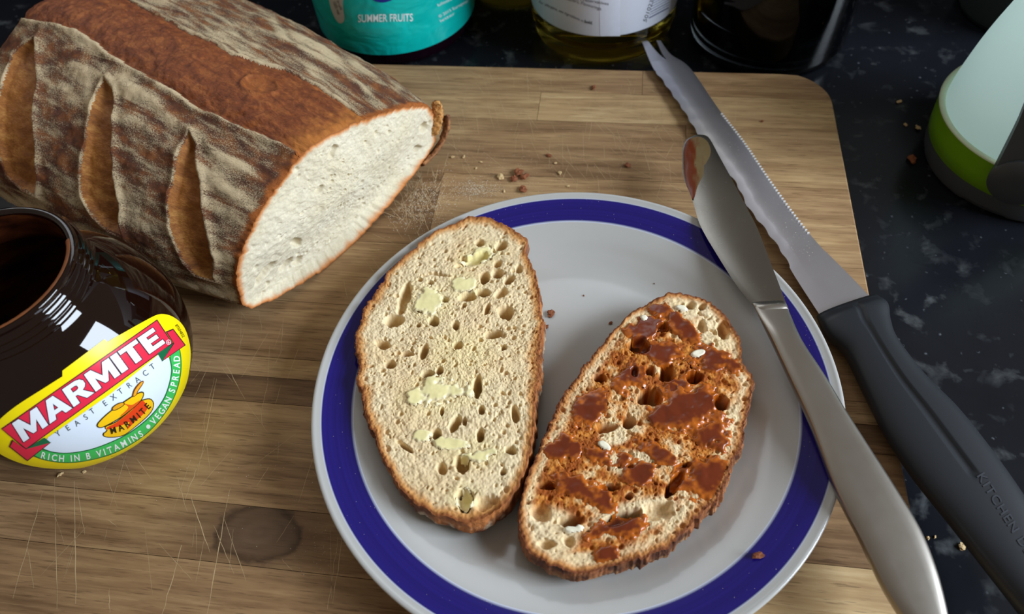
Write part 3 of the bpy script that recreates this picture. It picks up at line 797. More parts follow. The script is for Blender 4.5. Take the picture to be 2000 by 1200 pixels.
S2 = Slice(S2_OUT, TOP_Z, 131, S2_HOLES, 1200)
WHITE = holes_px([(1405, 640, 48, 50, 20), (1072, 1040, 62, 52, 0), (1240, 1010, 95, 34, -15), (1235, 905, 52, 26, 0), (1425, 850, 22, 70, 10), (1350, 1010, 60, 30, -30), (1340, 600, 40, 25, 0), (1200, 850, 30, 20, 0), (1060, 880, 14, 70, 22), (1140, 1100, 60, 22, 0)], TOP_Z)
def col_slice2(x, y, ed, fl):
    c = mixc(lin((238, 216, 176)), lin((222, 190, 140)), fbm(x * .9, y * .9, 17, 3))
    st = sstep(.75, 1.25, ell_min(x, y, WHITE)) * sstep(.3, .9, ed)
    n1 = fbm(x * 1.3, y * 1.3, 18, 4); n2 = fbm(x * 4.5, y * 4.5, 19, 3)
    f1 = np.clip(st * sstep(.26, .52, n1 * .65 + n2 * .35), 0, 1)
    c = mixc(c, lin((206, 128, 40)), f1 * .95)
    c = mixc(c, lin((150, 72, 22)), f1 * sstep(.44, .62, n2 * .5 + n1 * .5) * .9)
    w = .24 + .3 * fbm(np.arctan2(y - S2.c[1], x - S2.c[0]) * 6, x * 0, 28, 3)
    c = mixc(c, lin((196, 132, 72)), sstep(1.2, .35, ed / w)); c = mixc(c, lin((120, 66, 36)), sstep(.5, .1, ed / w))
    return c
S2.build(slice2, col_slice2, (lin((86, 48, 30)), lin((160, 98, 56)), lin((176, 130, 88))))
def spread_col(cov, V): return mixc(lin((196, 106, 30)), lin((112, 46, 20)), sstep(.06, .62, cov + .5 * (fbm(V[:, 0] * 2, V[:, 1] * 2, 77, 3) - .5)))
SPREAD = [([(1331, 634, 54, 17, 44), (1290, 608, 26, 12, 20)], .07), ([(1346, 799, 58, 46, 10), (1300, 815, 30, 18, 0), (1385, 850, 30, 30, 0)], .1), ([(1371, 936, 54, 32, -25)], .09), ([(1178, 891, 42, 15, 10)], .06), ([(1143, 962, 56, 22, 25)], .07), ([(1204, 1033, 58, 20, -12), (1180, 1080, 22, 18, 0)], .08), ([(1402, 702, 44, 22, 22)], .06), ([(1254, 926, 32, 20, 0)], .05), ([(1285, 885, 34, 15, 30)], .05), ([(1262, 640, 44, 20, -10)], .06), ([(1225, 745, 30, 22, -40)], .05), ([(1150, 800, 36, 22, -50)], .03), ([(1100, 880, 30, 26, -50)], .03), ([(1290, 690, 40, 18, 10)], .05), ([(1330, 755, 30, 30, 0)], .05)]
for i, (bl_, tk) in enumerate(SPREAD):
    bl_ = [(b[0], b[1], b[2] * 1.22, b[3] * 1.3, b[4]) for b in bl_]
    S2.film('yeast_spread', slice2, bl_, tk * .6, MAT['spread'], spread_col, 300 + 7 * i, fill=.85, rough=.8 if i > 2 else .6, label='glossy dark brown smear')
MAT['butter_pale'] = plain('pale_butter', (240, 232, 206), .35, vary=.04)
for i, (bl_, tk) in enumerate((([(1258, 622, 9, 8, 0)], .1), ([(1330, 603, 16, 7, 10)], .06), ([(1365, 690, 18, 9, -10)], .05), ([(1120, 1034, 24, 9, -8)], .12), ([(1180, 872, 16, 8, 30)], .08))):
    S2.film('butter_smear', slice2, bl_, tk, MAT['butter_pale'], butter_col, 400 + i, fill=.6, rough=.25)

# ---------------------------------------------------------------- flat lettering helpers
def curve_mesh(loops, offset=0.0):
    """filled 2-D outline (with holes) -> verts, faces"""
    cu = bpy.data.curves.new('outline', 'CURVE'); cu.dimensions = '2D'; cu.fill_mode = 'BOTH'; cu.offset = offset
    for lp in loops:
        sp = cu.splines.new('POLY'); sp.points.add(len(lp) - 1); sp.use_cyclic_u = True
        for q, (x, y) in zip(sp.points, lp): q.co = (x, y, 0, 1)
    return _curve_to_arrays(cu)
def text_mesh(txt, offset=0.0, spacing=1.0, align='LEFT'):
    cu = bpy.data.curves.new('lettering', 'FONT'); cu.body = txt; cu.size = 1.0; cu.offset = offset; cu.space_character = spacing; cu.align_x = align
    cu.resolution_u = 4
    return _curve_to_arrays(cu)
def _curve_to_arrays(cu):
    o = bpy.data.objects.new('tmp', cu); COL.objects.link(o)
    dg = bpy.context.evaluated_depsgraph_get()
    me = bpy.data.meshes.new_from_object(o.evaluated_get(dg))
    bm = bmesh.new(); bm.from_mesh(me)
    bmesh.ops.remove_doubles(bm, verts=bm.verts, dist=1e-6)
    V = np.array([v.co[:2] for v in bm.verts]).reshape(-1, 2); bm.verts.index_update()
    F = [[v.index for v in f.verts] for f in bm.faces]
    bm.free(); bpy.data.meshes.remove(me); bpy.data.objects.remove(o); bpy.data.curves.remove(cu)
    return V, F
def refine(V, F, maxlen):
    """split long edges so that the shape can follow a curved surface"""
    bm = bmesh.new(); vs_ = [bm.verts.new((x, y, 0)) for x, y in V]
    for f in F:
        try: bm.faces.new([vs_[i] for i in f])
        except ValueError: pass
    bmesh.ops.triangulate(bm, faces=bm.faces[:])
    for it in range(6):
        es = [e for e in bm.edges if e.calc_length() > maxlen]
        if not es: break
        bmesh.ops.subdivide_edges(bm, edges=es, cuts=1)
        bmesh.ops.triangulate(bm, faces=[f for f in bm.faces if len(f.verts) > 3])
    bm.verts.index_update()
    V2 = np.array([v.co[:2] for v in bm.verts]); F2 = [[v.index for v in f.verts] for f in bm.faces]
    bm.free(); return V2, F2
def join(parts):
    V, F, n = [], [], 0
    for v, f in parts:
        V.append(v); F += [[i + n for i in q] for q in f]; n += len(v)
    return np.vstack(V), F

def ray_dir(u, v):
    d = ((np.asarray(u, float) - 1000) / F_PX)[..., None] * CR + (-(np.asarray(v, float) - 600) / F_PX)[..., None] * CU + CW
    return d / np.linalg.norm(d, axis=-1, keepdims=True)

# ---------------------------------------------------------------- yeast spread jar
JC = np.array([-22.1, 13.75]); JZ, JR = 4.0, 5.0
jar = thing('spread_jar', 'open round dark brown glass jar with yellow oval label and no lid, beside the loaf', 'jar', (*JC, 0))
k = NT('dark_amber_glass')
k.set(Base_Color=k.mix(k.noise(k.coord(), 30, 3), lin((40, 17, 9)), lin((26, 11, 7))), Roughness=.035, IOR=1.5)
k.b.inputs['Transmission Weight'].default_value = .55
MAT['amber'] = k.m
prof = [(0.001, .02), (2.6, .02), (2.95, .06)]
for a in np.linspace(-50, 46, 26): prof.append((JR * math.cos(math.radians(a)), JZ + JR * math.sin(math.radians(a))))
prof += [(3.34, 7.72), (3.26, 7.86)]
zz = 7.9
for i in range(3):
    prof += [(3.24, zz), (3.30, zz + .06), (3.40, zz + .15), (3.40, zz + .2), (3.28, zz + .28)]; zz += .32
prof += [(3.22, 8.9), (3.24, 9.0), (3.2, 9.08), (3.08, 9.12), (2.96, 9.08), (2.92, 8.95), (2.9, 8.2)]
v, f = lathe(prof, 128, JC); mesh_obj('glass_body', v, f, MAT['amber'], jar)
k = NT('spread_residue')
rn = k.noise(k.coord((30, 30, 90)), 1.6, 4, .6)
k.set(Base_Color=k.ramp(rn, [(.35, lin((34, 12, 5))), (.55, lin((70, 32, 14))), (.75, lin((112, 62, 28)))]), Roughness=.3)
inn = [(2.9, 8.95)] + [(2.86, 8.3), (3.0, 7.6)] + [(4.72 * math.cos(math.radians(a)), JZ + 4.72 * math.sin(math.radians(a))) for a in np.linspace(44, -46, 18)] + [(2.8, .55), (.001, .5)]
v, f = lathe(inn, 96, JC); mesh_obj('residue', v, f[:, ::-1], k.m, jar, label='thin brown film of spread inside the jar')
# smear on the rim
th = np.linspace(-1.9, .6, 60); RV = []
rs = np.random.RandomState(4)
for i, a in enumerate(th):
    wv = .10 * math.sin(math.pi * i / 59) ** .4 * (0.6 + rs.rand() * .7)
    for r_, z_ in ((2.86 - wv * .4, 9.0 - wv * 1.5), (2.90, 9.06), (2.98, 9.12 + wv * .25), (3.08 + wv * .2, 9.135)):
        RV.append((JC[0] + r_ * math.cos(a), JC[1] + r_ * math.sin(a), z_))
mesh_obj('rim_smear', RV, grid_faces(60, 4), plain('rim_spread', (128, 72, 34), .25, vary=.2), jar, label='brown smear of spread on the rim')

def jar_pt(P, lift):
    """label print: point of the label -> place on the round glass"""
    P = np.asarray(P, float); k_ = ray_dir(P[:, 0], P[:, 1]); c = np.r_[JC, JZ]; R = JR + .03
    b = k_ @ (CC - c); q = (CC - c) @ (CC - c) - R * R
    t = -b - np.sqrt(np.maximum(b * b - q, 0)); X = CC + k_ * t[:, None]
    N = (X - c) / np.linalg.norm(X - c, axis=1)[:, None]
    return c + N * (JR + lift)
def q_(pts): return np.asarray(pts, float) * (400 / 1412.) + [0, 600]
def on_jar(name, parts, layer, rgb, parent, label=None, ml=7.0):
    V, F = join([refine(v_, f_, ml) for v_, f_ in parts])
    X = jar_pt(V, .02 + .010 * layer)
    # faces look outwards
    out = []
    for q in F:
        n_ = np.cross(X[q[1]] - X[q[0]], X[q[2]] - X[q[0]])
        out.append(q if n_ @ (X[q[0]] - np.r_[JC, JZ]) > 0 else q[::-1])
    m = MAT.get('print_%d_%d_%d' % rgb) or MAT.setdefault('print_%d_%d_%d' % rgb, plain('print_%d_%d_%d' % rgb, rgb, .3, vary=.02, spec=.4))
    return mesh_obj(name, X, out, m, parent, smooth=True, label=label)
def dense(lp, n=200): return closed_resample(lp, n)
LAB = [(1130, 48), (1190, 65), (1250, 110), (1290, 180), (1315, 290), (1312, 400), (1290, 520), (1240, 640), (1170, 750), (1080, 850), (980, 940), (860, 1015), (730, 1075), (580, 1110), (440, 1120), (300, 1112), (170, 1088), (60, 1048), (-20, 1000), (-72, 930), (-70, 860), (-10, 785), (60, 722), (150, 657), (300, 562), (430, 480), (580, 395), (720, 258), (870, 168), (1000, 95), (1080, 55)]
label_o = on_jar('label', [curve_mesh([q_(dense(LAB))])], 0, (250, 226, 8), jar, 'yellow oval paper label')
BASE[label_o] = BASE[jar]
on_jar('label_tab', [curve_mesh([q_([(430, 490), (430, 440), (720, 222), (742, 240), (752, 250), (700, 330), (500, 470)])])], 0.5, (250, 226, 8), label_o)
ARC_IN = [(1165, 352), (1178, 430), (1165, 520), (1130, 620), (1070, 710), (990, 790), (880, 870), (760, 930), (620, 980), (480, 1003), (370, 998), (290, 972)]
ARC_OUT = [(215, 1024), (300, 1055), (420, 1075), (540, 1072), (680, 1045), (800, 1005), (920, 940), (1030, 860), (1120, 760), (1190, 650), (1235, 530), (1252, 410), (1243, 300), (1225, 270)]
def sm(l): return [tuple(x) for x in smooth_profile(l, 6)]
on_jar('green_band', [curve_mesh([q_(sm(ARC_OUT) + sm(ARC_IN))], .0)], 1.2, (34, 110, 60), label_o)
GI = [(1172, 340), (1184, 430), (1171, 523), (1136, 624), (1075, 715), (994, 796), (883, 876), (762, 936), (621, 986), (480, 1009), (368, 1004), (285, 980)]
GO = [(228, 1018), (302, 1048), (420, 1068), (540, 1065), (678, 1038), (797, 998), (916, 934), (1025, 855), (1114, 756), (1184, 647), (1228, 528), (1245, 410), (1237, 300), (1225, 270)]
on_jar('green_band', [curve_mesh([q_(sm(GO) + sm(GI))])], 2, (60, 192, 92), label_o)
on_jar('white_field', [curve_mesh([q_([(330, 900), (760, 600), (1090, 330)] + sm(ARC_IN))])], 1.6, (222, 233, 246), label_o)
on_jar('banner', [curve_mesh([q_([(10, 838), (1082, 86), (1192, 252), (180, 982)])]), curve_mesh([q_([(84, 912), (63, 962), (190, 1062), (356, 930), (178, 982)])]), curve_mesh([q_([(1142, 170), (1192, 149), (1279, 263), (1112, 378), (1195, 250)])])], 2.4, (66, 38, 44), label_o)
on_jar('banner', [curve_mesh([q_([(18, 840), (1079, 95), (1182, 250), (181, 973)])]), curve_mesh([q_([(92, 922), (72, 960), (190, 1053), (344, 933), (180, 978)])]), curve_mesh([q_([(1150, 176), (1190, 158), (1270, 263), (1122, 366), (1198, 252)])])], 3, (226, 44, 72), label_o)
for fold in ([(183, 976), (308, 898), (350, 932)], [(1083, 318), (1190, 252), (1116, 374)]): on_jar('banner_fold', [curve_mesh([q_(fold)])], 3.6, (28, 104, 66), label_o)
LET = {'M': (1.2, [[(0, 0), (0, 1), (.32, 1), (.6, .45), (.88, 1), (1.2, 1), (1.2, 0), (.92, 0), (.92, .55), (.68, .08), (.52, .08), (.28, .55), (.28, 0)]]),
       'A': (1.1, [[(0, 0), (.38, 1), (.72, 1), (1.1, 0), (.78, 0), (.71, .2), (.39, .2), (.32, 0)], [(.455, .40), (.645, .40), (.55, .70)]]),
       'R': (1.0, [[(0, 0), (0, 1), (.6, 1), (.8, .94), (.91, .8), (.91, .62), (.82, .5), (.68, .43), (1.0, 0), (.65, 0), (.40, .38), (.3, .38), (.3, 0)], [(.3, .58), (.3, .8), (.5, .8), (.59, .76), (.59, .63), (.5, .58)]]),
       'I': (.32, [[(0, 0), (0, 1), (.32, 1), (.32, 0)]]),
       'T': (.88, [[(.29, 0), (.29, .78), (0, .78), (0, 1), (.88, 1), (.88, .78), (.59, .78), (.59, 0)]]),
       'E': (.78, [[(0, 0), (0, 1), (.76, 1), (.76, .78), (.3, .78), (.3, .62), (.7, .62), (.7, .4), (.3, .4), (.3, .22), (.78, .22), (.78, 0)]])}
def big_word(off):
    word = 'MARMITE'; gap = .07; x = 0; parts = []
    tot = sum(LET[c][0] for c in word) + gap * (len(word) - 1)
    BL, BR, TLf, TR = [np.array(a, float) for a in ((165, 928), (1135, 248), (85, 800), (1052, 142))]
    for c in word:
        v_, f_ = curve_mesh([[(a + x, b) for a, b in lp] for lp in LET[c][1]], off)
        u = (v_[:, 0] / tot)[:, None]; t = v_[:, 1][:, None]
        P = (BL * (1 - u) + BR * u) * (1 - t) + (TLf * (1 - u) + TR * u) * t
        parts.append((q_(P), f_)); x += LET[c][0] + gap
    return parts
on_jar('lettering', big_word(.035), 3.8, (70, 34, 44), label_o)
on_jar('lettering', big_word(0), 4.5, (236, 242, 250), label_o, 'large white lettering reading MARMITE')
def along(txt, path, size, off=0.0, sx=1.0):
    """letters one by one along a path (reading direction), centred on it"""
    pth = smooth_profile(path, 20); L = np.r_[0, np.cumsum(np.hypot(*np.diff(pth, axis=0).T))]
    parts = []; n = len(txt)
    wd = np.array([.45 if c in ' I' else (.8 if c not in 'MW' else 1.0) for c in txt]); pos = (np.cumsum(wd) - wd / 2) / wd.sum() * L[-1]
    for c, s in zip(txt, pos):
        if c == ' ': continue
        p0 = np.array([np.interp(s, L, pth[:, 0]), np.interp(s, L, pth[:, 1])]); e = 6.0
        p1 = np.array([np.interp(s + e, L, pth[:, 0]), np.interp(s + e, L, pth[:, 1])]) if s + e < L[-1] else None
        pm = np.array([np.interp(s - e, L, pth[:, 0]), np.interp(s - e, L, pth[:, 1])])
        tg = (p1 if p1 is not None else p0) - pm; tg = tg / np.linalg.norm(tg); up = np.array([tg[1], -tg[0]])
        v_, f_ = text_mesh(c, off, 1.0, 'CENTER')
        if len(v_) == 0: continue
        parts.append((p0 + (v_[:, :1] * sx) * tg * size + (v_[:, 1:] - .35) * up * size, f_))
    return parts
def q_parts(ps): return [(q_(v_), f_) for v_, f_ in ps]
YE = [((400, 870), 'Y'), ((467, 832), 'E'), ((530, 798), 'A'), ((590, 757), 'S'), ((634, 716), 'T'), ((722, 662), 'E'), ((780, 620), 'X'), ((828, 580), 'T'), ((888, 538), 'R'), ((945, 500), 'A'), ((1000, 455), 'C'), ((1048, 410), 'T')]
ps = []
for (cx, cy), c in YE:
    v_, f_ = text_mesh(c, .004, 1.0, 'CENTER'); a = math.radians(-36); tg = np.array([math.cos(a), math.sin(a)]); up = np.array([tg[1], -tg[0]])
    ps.append((np.array([cx, cy]) + v_[:, :1] * tg * 52 + (v_[:, 1:] - .35) * up * 56, f_))
on_jar('lettering', q_parts(ps), 3, (78, 88, 92), label_o, 'thin grey lettering reading YEAST EXTRACT')
on_jar('lettering', q_parts(along('RICH IN B VITAMINS', [(275, 1014), (350, 1032), (450, 1042), (560, 1032), (690, 1005), (800, 965), (900, 912), (988, 860)], 62, .022, .9)) + q_parts(along('VEGAN SPREAD', [(1040, 802), (1090, 745), (1140, 670), (1180, 580), (1205, 490), (1215, 410), (1214, 335)], 62, .022, .9)) + [(q_([(1020 + 15 * math.cos(a), 823 + 15 * math.sin(a)) for a in np.linspace(0, 6.28, 16, endpoint=False)]), [list(range(16))])], 3, (236, 246, 236), label_o, 'white lettering on the green band')
# the little pot
pot = [('pot_body', [(720, 822), (735, 850), (708, 868), (712, 890), (762, 899), (850, 885), (940, 820), (1020, 750), (1054, 700), (1058, 655), (1030, 628), (985, 636), (955, 650), (890, 715), (800, 785)], 3.0, (60, 48, 22)), ('pot_body', [(726, 826), (741, 850), (715, 872), (719, 886), (762, 893), (848, 879), (936, 815), (1015, 745), (1048, 698), (1051, 657), (1028, 635), (986, 643), (958, 655), (892, 720), (800, 792)], 3.6, (244, 190, 24)),
       ('pot_body', [(872, 842), (925, 790), (985, 735), (1012, 692), (985, 645), (958, 657), (892, 722), (800, 793), (738, 826), (742, 842), (838, 812), (890, 790)], 4.2, (226, 66, 24)),
       ('pot_lid', [(664, 815), (690, 775), (760, 712), (860, 642), (920, 604), (975, 580), (990, 602), (962, 655), (880, 726), (790, 786), (700, 830)], 4.4, (60, 48, 22)), ('pot_lid', [(672, 814), (696, 778), (764, 717), (864, 648), (923, 610), (972, 588), (982, 604), (956, 650), (876, 720), (787, 779), (702, 822)], 5.0, (248, 196, 22)),
       ('pot_lid', [(840, 660), (900, 672), (935, 655), (960, 640), (940, 668), (880, 716), (820, 752), (880, 690)], 5.5, (222, 96, 24)),
       ('pot_knob', [(768, 706), (775, 684), (810, 660), (845, 652), (855, 668), (830, 690), (790, 710)], 5.8, (60, 48, 22)), ('pot_knob', [(774, 702), (780, 686), (812, 665), (842, 658), (848, 668), (826, 686), (790, 704)], 6.3, (228, 160, 30)),
       ('spoon', [(908, 614), (922, 562), (962, 514), (984, 508), (980, 530), (948, 578), (934, 606)], 6.0, (120, 62, 20)), ('spoon', [(914, 608), (928, 566), (964, 520), (978, 514), (974, 528), (943, 574), (930, 603)], 6.5, (240, 164, 40))]
for nm, pl, ly, rgb in pot: on_jar(nm, [curve_mesh([q_(dense(pl, 60))])], ly, rgb, label_o)
on_jar('lettering', q_parts(along('MARMITE', [(748, 852), (830, 826), (900, 780), (965, 728), (1028, 662)], 62, .012, .9)), 6.6, (40, 34, 20), label_o, 'small dark lettering on the drawn pot')
cir = [(1157 + 17 * math.cos(a), 243 + 17 * math.sin(a)) for a in np.linspace(0, 6.28, 20, endpoint=False)]; cir2 = [(1157 + 13.5 * math.cos(a), 243 + 13.5 * math.sin(a)) for a in np.linspace(0, 6.28, 20, endpoint=False)]
on_jar('lettering', [curve_mesh([q_(cir), q_(cir2)])] + q_parts(along('R', [(1150, 252), (1166, 238)], 26, .01)), 4.6, (240, 232, 236), label_o)
on_jar('lettering', q_parts(along('8T504832', [(1213, 122), (1240, 160), (1266, 208)], 26, 0)), 2, (60, 60, 20), label_o)

# ---------------------------------------------------------------- table knife across the plate rim
def outline_to(pts, z, slope=(0, 0)): return at_pts(pts, z, slope)
KZ = 2.06
tknife = thing('table_knife', 'plain stainless steel table knife with a spread-stained tip, lying across the plate rim', 'knife', (*at(1560, 700, KZ)[:2], KZ))
TL_ = [(1352, 267), (1341, 273), (1334, 288), (1333, 304), (1335, 345), (1352, 390), (1368, 441), (1403, 502), (1439, 558), (1474, 601)]
TR_ = [(1362, 264), (1378, 266), (1388, 276), (1403, 304), (1428, 350), (1454, 400), (1475, 440), (1490, 477), (1515, 543), (1535, 596)]
L3 = smooth_profile(outline_to(TL_, KZ + .1), 8); R3 = smooth_profile(outline_to(TR_, KZ + .1), 8)
n = len(L3); Vb = []
for i in range(n):
    tk = .05 + .06 * i / n
    for q, zt in ((0, 0), (.12, .6), (.5, 1), (.88, 1), (1, .8)):
        Vb.append(L3[i] * (1 - q) + R3[i] * q + [0, 0, tk * zt])
    for q, zt in ((1, .8), (.5, 1), (.12, .6)):
        Vb.append(L3[i] * (1 - q) + R3[i] * q - [0, 0, tk * zt])
Fb = grid_faces(n, 8, True).tolist() + [list(range(8)), list(range((n - 1) * 8, n * 8))[::-1]]
mesh_obj('blade', Vb, Fb, MAT['steel'], tknife, sharp=30)
HL = [(1474, 601), (1484, 622), (1507, 667), (1539, 736), (1581, 827), (1629, 955), (1677, 1051), (1720, 1141), (1752, 1195), (1785, 1238), (1815, 1262)]
HR = [(1535, 596), (1542, 612), (1565, 667), (1613, 741), (1651, 805), (1699, 880), (1747, 955), (1795, 1035), (1827, 1115), (1847, 1195), (1850, 1238), (1835, 1262)]
def rail(pts, z, m, slope=(0, 0)):
    P = smooth_profile(at_pts(pts, z, slope), 10); L = np.r_[0, np.cumsum(np.linalg.norm(np.diff(P, axis=0), axis=1))]
    s = np.linspace(0, L[-1], m); return np.stack([np.interp(s, L, P[:, i]) for i in range(3)], 1)
def bar(name, left, right, halfth, mat, parent, nsec=20, power=2.6, groove=None, zlift=0.0, label=None, sharp=None):
    """rounded bar between two rails; halfth = half thickness along the bar"""
    m = len(left); V = []
    ang = np.linspace(0, 2 * math.pi, nsec, endpoint=False)
    cs = np.sign(np.cos(ang)) * np.abs(np.cos(ang)) ** (2 / power); sn = np.sign(np.sin(ang)) * np.abs(np.sin(ang)) ** (2 / power)
    for i in range(m):
        c = (left[i] + right[i]) / 2; hw = (right[i] - left[i]) / 2
        for a, b in zip(cs, sn):
            z = halfth[i] * b
            if groove is not None and b > 0: z -= groove(i / (m - 1), a)
            V.append(c + hw * a + [0, 0, z + zlift])
    F = grid_faces(m, nsec, True).tolist() + [list(range(nsec))[::-1], list(range((m - 1) * nsec, m * nsec))]
    return mesh_obj(name, V, F, mat, parent, label=label, sharp=sharp)
m = 60; q = np.linspace(0, 1, m)
hl, hr = rail(HL, KZ + .2, m), rail(HR, KZ + .2, m)
bar('handle', hl, hr, .10 + .16 * sstep(.0, .12, q) + .12 * q, MAT['steel_handle'], tknife, 28, 3.6, sharp=50)
# bolster step between blade and handle, stained tip
bl_l, bl_r = rail([(1468, 592), (1474, 601), (1480, 612)], KZ + .14, 8), rail([(1531, 587), (1536, 596), (1541, 608)], KZ + .14, 8)
bar('bolster', bl_l, bl_r, np.array([.06, .1, .15, .2, .22, .22, .2, .16]), MAT['steel_handle'], tknife, 20, 3.0)
SM = [(1354, 268), (1342, 275), (1336, 290), (1335, 306), (1337, 345), (1351, 386), (1356, 384), (1364, 360), (1378, 335), (1389, 305), (1384, 280), (1370, 268)]
Q = closed_resample(at_pts(SM, KZ + .18)[:, :2], 90); c = Q.mean(0)
Vs, Cs = [], []
for j, r_ in enumerate(np.linspace(1, .02, 14)):
    for i, p_ in enumerate(Q):
        x, y = c + (p_ - c) * r_
        Vs.append((x, y, KZ + .168 + .07 * math.sqrt(max(0, 1 - r_ ** 2)) * (.4 + .9 * vnoise(np.array([x * 5]), np.array([y * 1.5]), 3)[0]) * max(.12, 1 - 1.5 * (x - Q[:, 0].min()) / np.ptp(Q[:, 0]))))
Vs = np.array(Vs); ux = (Vs[:, 0] - Vs[:, 0].min()) / np.ptp(Vs[:, 0]) + .25 * (Vs[:, 1] - Vs[:, 1].mean()) / np.ptp(Vs[:, 1])
Cs = mixc(lin((92, 38, 16)), lin((104, 88, 60)), sstep(.3, .62, ux + .4 * (vnoise(Vs[:, 0] * 8, Vs[:, 1] * 2, 6) - .5)))
mesh_obj('spread_smear', Vs, grid_faces(14, 90, True), MAT['spread'], tknife, colors=Cs, label='brown and yellowish smear on the blade tip')

# ---------------------------------------------------------------- bread knife on the board
y_t = 40.0; SLP = (0, -.020)                  # tip low at the back, handle held up by the board edge
Z0 = 1.12
def zk(y): return Z0 + SLP[1] * y
bknife = thing('bread_knife', 'serrated bread knife with forked tip and black plastic handle, beside the plate', 'knife', (*at(1560, 500, .6)[:2], .02))
# blade: edge rail (serrated) and spine rail
ED = [(1253, 81), (1274, 131), (1294, 159), (1317, 192), (1335, 218), (1350, 243), (1363, 263), (1400, 312), (1436, 358), (1459, 404), (1490, 444), (1525, 492), (1551, 538), (1600, 614)]
SP = [(1290, 80), (1309, 106), (1337, 124), (1358, 147), (1403, 213), (1454, 279), (1505, 355), (1556, 426), (1601, 482), (1619, 500), (1660, 541), (1697, 580)]
m = 420
el, er = rail(ED, Z0, m, SLP), rail(SP, Z0, m, SLP)
qq = np.linspace(0, 1, m)
side = el - er; side /= np.linalg.norm(side, axis=1)[:, None]
dl = np.r_[0, np.cumsum(np.linalg.norm(np.diff(el, axis=0), axis=1))]
scal = np.where(qq < .14, .035 * np.abs(np.sin(dl * 14)), .11 * np.abs(np.sin(dl * math.pi / 1.15)) - .03)   # scallops, finer at the tip
scal *= (qq < .87) * sstep(0, .01, qq)
el2 = el - side * np.maximum(scal, 0)[:, None] * 1.0
dr = np.r_[0, np.cumsum(np.linalg.norm(np.diff(er, axis=0), axis=1))]
teeth = .022 * (np.sin(dl * 2 * math.pi / .22) > 0) * (qq > .36) * (qq < .80)
er2 = er + side * teeth[:, None]
Vb = []
for i in range(m):
    step = sstep(.80, .86, qq[i])                # full thickness near the handle
    zs = [.0, .035 + .02 * step, .06, .045 + .015 * step, .06, .03 + .03 * step]
    fr_ = [0, .24, .30, .55, .80, 1]
    for a, zt in zip(fr_, zs): Vb.append(el2[i] * (1 - a) + er2[i] * a + [0, 0, zt])
    for a in (1, .5, .2): Vb.append(el2[i] * (1 - a) + er2[i] * a - [0, 0, .05])
Vb = np.array(Vb).reshape(m, 9, 3)
# forked tip: the middle of the end is cut back
fork = at_pts([(1294, 118)], Z0, SLP)[0]
Fb = grid_faces(m, 9, True)
row = (np.arange(len(Fb)) // 9); colm = np.arange(len(Fb)) % 9
cut = int(np.argmin(np.linalg.norm((el + er) / 2 - fork, axis=1)))
# two prongs with a narrow V between them
keepf = np.ones(len(Fb), bool)
for i in range(cut + 1):
    w_ = .30 * (1 - i / (cut + 1)) + .01
    a_l, a_r = .60 - w_ * .9, .60 + w_ * .6
    tl, tr = el2[i], er2[i]
    pos = [0, a_l * .5, a_l * .9, a_l, a_r, 1]
    for j, a in enumerate(pos): Vb[i, j] = tl * (1 - a) + tr * a + [0, 0, (0, .03, .05, .05, .05, .03)[j]]
    for j, a in zip((6, 7, 8), (1, a_r, a_l)): Vb[i, j] = tl * (1 - a) + tr * a - [0, 0, .05]
keepf[(row < cut) & ((colm == 3) | (colm == 7))] = False
FF = Fb[keepf].tolist()
for i in range(cut):                             # inner walls of the V
    for a, b in ((3, 8), (4, 7)):
        FF.append([i * 9 + a, (i + 1) * 9 + a, (i + 1) * 9 + b, i * 9 + b] if a == 3 else [i * 9 + b, (i + 1) * 9 + b, (i + 1) * 9 + a, i * 9 + a])
mesh_obj('blade', Vb.reshape(-1, 3), FF, MAT['blade'], bknife, sharp=25)
# spine teeth as separate nicks, their glint put into a pale colour
TV, TF = [], []
for i in range(int(.36 * m), int(.80 * m), 4):
    c = er[i] + side[i] * .04 + [0, 0, .05]; d = (er[i + 1] - er[i - 1]); d /= np.linalg.norm(d); b = len(TV)
    for sx, sy, z in ((-.032, .07, .0), (.032, .07, .0), (.032, -.07, -.02), (-.032, -.07, -.02), (-.02, .06, .04), (.02, .06, .04), (.02, -.06, .03), (-.02, -.06, .03)):
        TV.append(c + d * sx + side[i] * sy + [0, 0, z])
    TF += [[b + x for x in fc_] for fc_ in ((0, 3, 2, 1), (4, 5, 6, 7), (0, 1, 5, 4), (1, 2, 6, 5), (2, 3, 7, 6), (3, 0, 4, 7))]
mesh_obj('spine_teeth', TV, TF, plain('glint_teeth', (206, 204, 200), .35, spec=.8), bknife, smooth=False)
BH_L = [(1595, 618), (1613, 656), (1651, 693), (1688, 768), (1731, 853), (1784, 933), (1848, 1013), (1907, 1088), (1976, 1175), (2010, 1215), (2040, 1240)]
BH_R = [(1712, 578), (1733, 597), (1738, 629), (1752, 667), (1805, 736), (1869, 800), (1933, 880), (2000, 976), (2060, 1075), (2085, 1150), (2085, 1225)]
HZ = Z0 + .0
m = 110
hl, hr = rail(BH_L, HZ, m, SLP), rail(BH_R, HZ, m, SLP)
q = np.linspace(0, 1, m)
th_ = .62 * (.55 + .45 * sstep(0, .04, q)) * (1 - .25 * sstep(.93, 1, q))
def gro(t, a): return .10 * math.exp(-((a - .06) / .10) ** 6) * float(sstep(.02, .03, t)) * (1 - float(sstep(.60, .62, t)))
hb = bar('handle', hl, hr, th_, MAT['black_plastic'], bknife, 220, 2.5, gro, label='black plastic handle with a groove and embossed lettering')
BASE[hb] = BASE[bknife]
